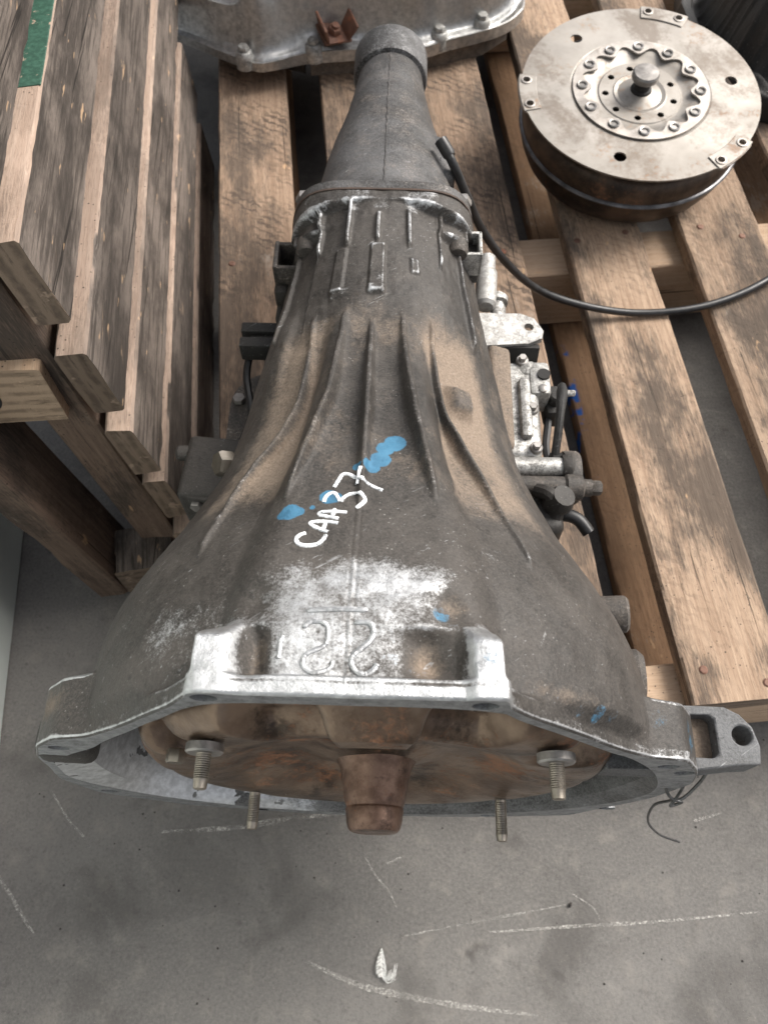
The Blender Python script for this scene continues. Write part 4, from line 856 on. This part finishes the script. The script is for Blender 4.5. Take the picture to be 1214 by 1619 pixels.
MB().plate(pan2, [], .1405, .166, None).build("oil_pan", mat_cast("dusty_pan", False, .12, .55, .9), bt)
MB().plate([(-.40, 1.12), (-.28, 1.10), (-.17, 1.05), (-.11, 1.03), (-.11, 1.30), (-.40, 1.34)], [], .1405, .166).build("lower_case", M['dark'], bt)
for x, y in ((-.187, 1.012), (-.095, 1.027), (.012, 1.040), (.075, 1.054), (.135, 1.082), (.176, 1.120)):
    y -= .009
    MB().lathe([(.0125, .1690), (.0125, .1815), (.011, .190), (.009, .192)], (x, y, 0), (0, 0, 1), 18).hexa(.0075, .006, (x, y, .192), (0, 0, 1)).build("flange_bolt", M['alu'], bt)
bk = empty("mount_bracket", (-.062, 1.028, .222), (rad(18), rad(8), rad(28)), bt)
q = MB().box((0, 0, -.004), (.040, .034, .004), bev=.001).box((-.019, 0, .008), (.0035, .034, .024), (0, rad(-22), 0), .001).box((.019, 0, .008), (.0035, .034, .024), (0, rad(22), 0), .001).hexa(.009, .008, (0, 0, -.002), (0, 0, 1)).lathe([(.005, .004), (.005, .010)], (0, 0, 0), (0, 0, 1), 12)
mb2 = q.build("mount_bracket", M['rust'], bt, (-.066, 1.026, .204), (rad(18), rad(8), rad(28))); bpy.data.objects.remove(bk); mb2.name = "mount_bracket"

bc = empty("oil_sump", (0, 0, 0)); tag(bc, "glossy black oily casting cut off by the top right corner of the frame", "engine part")
PC = [(.425, 1.19), (.432, 1.11), (.444, 1.055), (.468, 1.005), (.495, .975), (.55, .955), (.66, .96), (.74, 1.03), (.75, 1.25), (.60, 1.32), (.46, 1.29)]
shell("sump_body", PC, ((.56, 1.12), (.62, 1.14)), lambda t, x: .012*float(sst(t, .0, .02))-.018*float(sst(t, .12, .16))+.09*float(sst(t, .20, .48))+.02*float(sst(t, .5, .9)), M['blackm'], bc, .158, [(.50, 1.01, .018, .02), (.478, 1.07, .014, .018), (.535, .992, .02, .016)], seed=9, noise=.008, rib=lambda x, y, t: .012*max(0, math.sin(70*math.atan2(y-1.12, x-.56)*.35))**2*float(sst(t, .16, .3)))
for x, y in ((.449, 1.085), (.470, 1.028), (.51, .985)): MB().hexa(.007, .007, (x, y, .168), (0, 0, 1)).build("sump_bolt", M['bolt'], bc)

# ------------------------------------------------------------------ cable, tie wire, feather, scrap
cb_ = MB().tube(catmull([(.052, .632, .372), (.062, .617, .362), (.078, .612, .328), (.096, .613, .288), (.128, .617, .238), (.170, .628, .188), (.224, .631, .160), (.284, .631, .1475), (.343, .636, .1465), (.398, .652, .1475), (.455, .683, .150), (.53, .74, .150), (.62, .84, .150)], 12), .0042, 14)
cb_.lathe([(.0060, -.008), (.0060, .006), (.0050, .009)], (.055, .627, .370), (.5, -.7, -.4), 14)
cab = cb_.build("speedometer_cable", M['black']); tag(cab, "black rubber sheathed cable looping from gearbox tail across the pallet slats", "cable")
R0 = Vector((.192, .0925, .330))
tw = MB()
tw.tube(catmull([(.184, .094, .322), (.186, .086, .306), (.192, .080, .297), (.199, .080, .298), (.207, .088, .312), (.209, .093, .322)], 8), .0011, 8)
tw.tube(catmull([(.196, .0935, .322), (.1965, .086, .310), (.1945, .080, .298), (.192, .076, .292), (.196, .077, .290), (.199, .078, .295), (.194, .079, .296), (.1935, .080, .285), (.190, .080, .262), (.196, .074, .225), (.212, .068, .196), (.232, .064, .180)], 8), .0010, 8)
tieo = tw.build("tie_wire", M['wire']); tag(tieo, "thin twisted wire tied to the right bell ear with its loose end dangling", "wire")
fe = empty("feather", (-.004, -.026, .0012), (0, 0, rad(-8))); tag(fe, "small white downy feather lying on the concrete in front of the gearbox", "feather")
MB().tube(catmull([(0, .014, .0008), (.0008, .006, .0018), (.0022, -.002, .0022), (.0042, -.0095, .0012)], 6), [.00030]*19, 6).build("shaft", M['feather'], fe)
bb_ = MB(); axis_ = catmull([(0, .0135, .001), (.0008, .006, .0019), (.0022, -.002, .0023), (.0040, -.0085, .0014)], 40)
for k_ in range(240):
    u = random.random(); c_ = axis_[int(u*(len(axis_)-1))]; s_ = random.choice((-1, 1)); wd_ = (.0008+.0044*math.sin(math.pi*min(1, u*.80+.04))**1.5)*random.uniform(.75, 1.1)
    dn = -.55*wd_*random.uniform(.7, 1.3)
    bb_.tube(catmull([c_, c_+Vector((s_*wd_*.55, dn*.6, random.uniform(0, .0006))), c_+Vector((s_*wd_, dn*1.4, random.uniform(-.0006, .0008)))], 3), [.00014]*6+[.00007], 3)
for k_ in range(46):      # loose down curling away to the right of the quill
    a_ = random.uniform(-.5, .6); l_ = random.uniform(.006, .0135); q_ = Vector((.0030, -.0045-random.random()*.0045, .0016))
    bb_.tube(catmull([q_, q_+Vector((l_*.5, -l_*.35*(.4+random.random()), .001)), q_+Vector((l_*.9, l_*(a_*.4-.05), .0018+random.random()*.003)), q_+Vector((l_, l_*(a_+.25), .001+random.random()*.003))], 4), [.00011]*12+[.00005], 3)
tag(bb_.build("down", M['feather'], fe), None, None, None, 'stuff')
sc_ = MB().tube([(.1775, .022, .0015), (.1785, .0245, .0022), (.1800, .0265, .0012)], [.0008, .0016, .0006], 6).build("scrap", M['leaf']); tag(sc_, "small dark curled scrap lying on the concrete right of the feather", "debris")
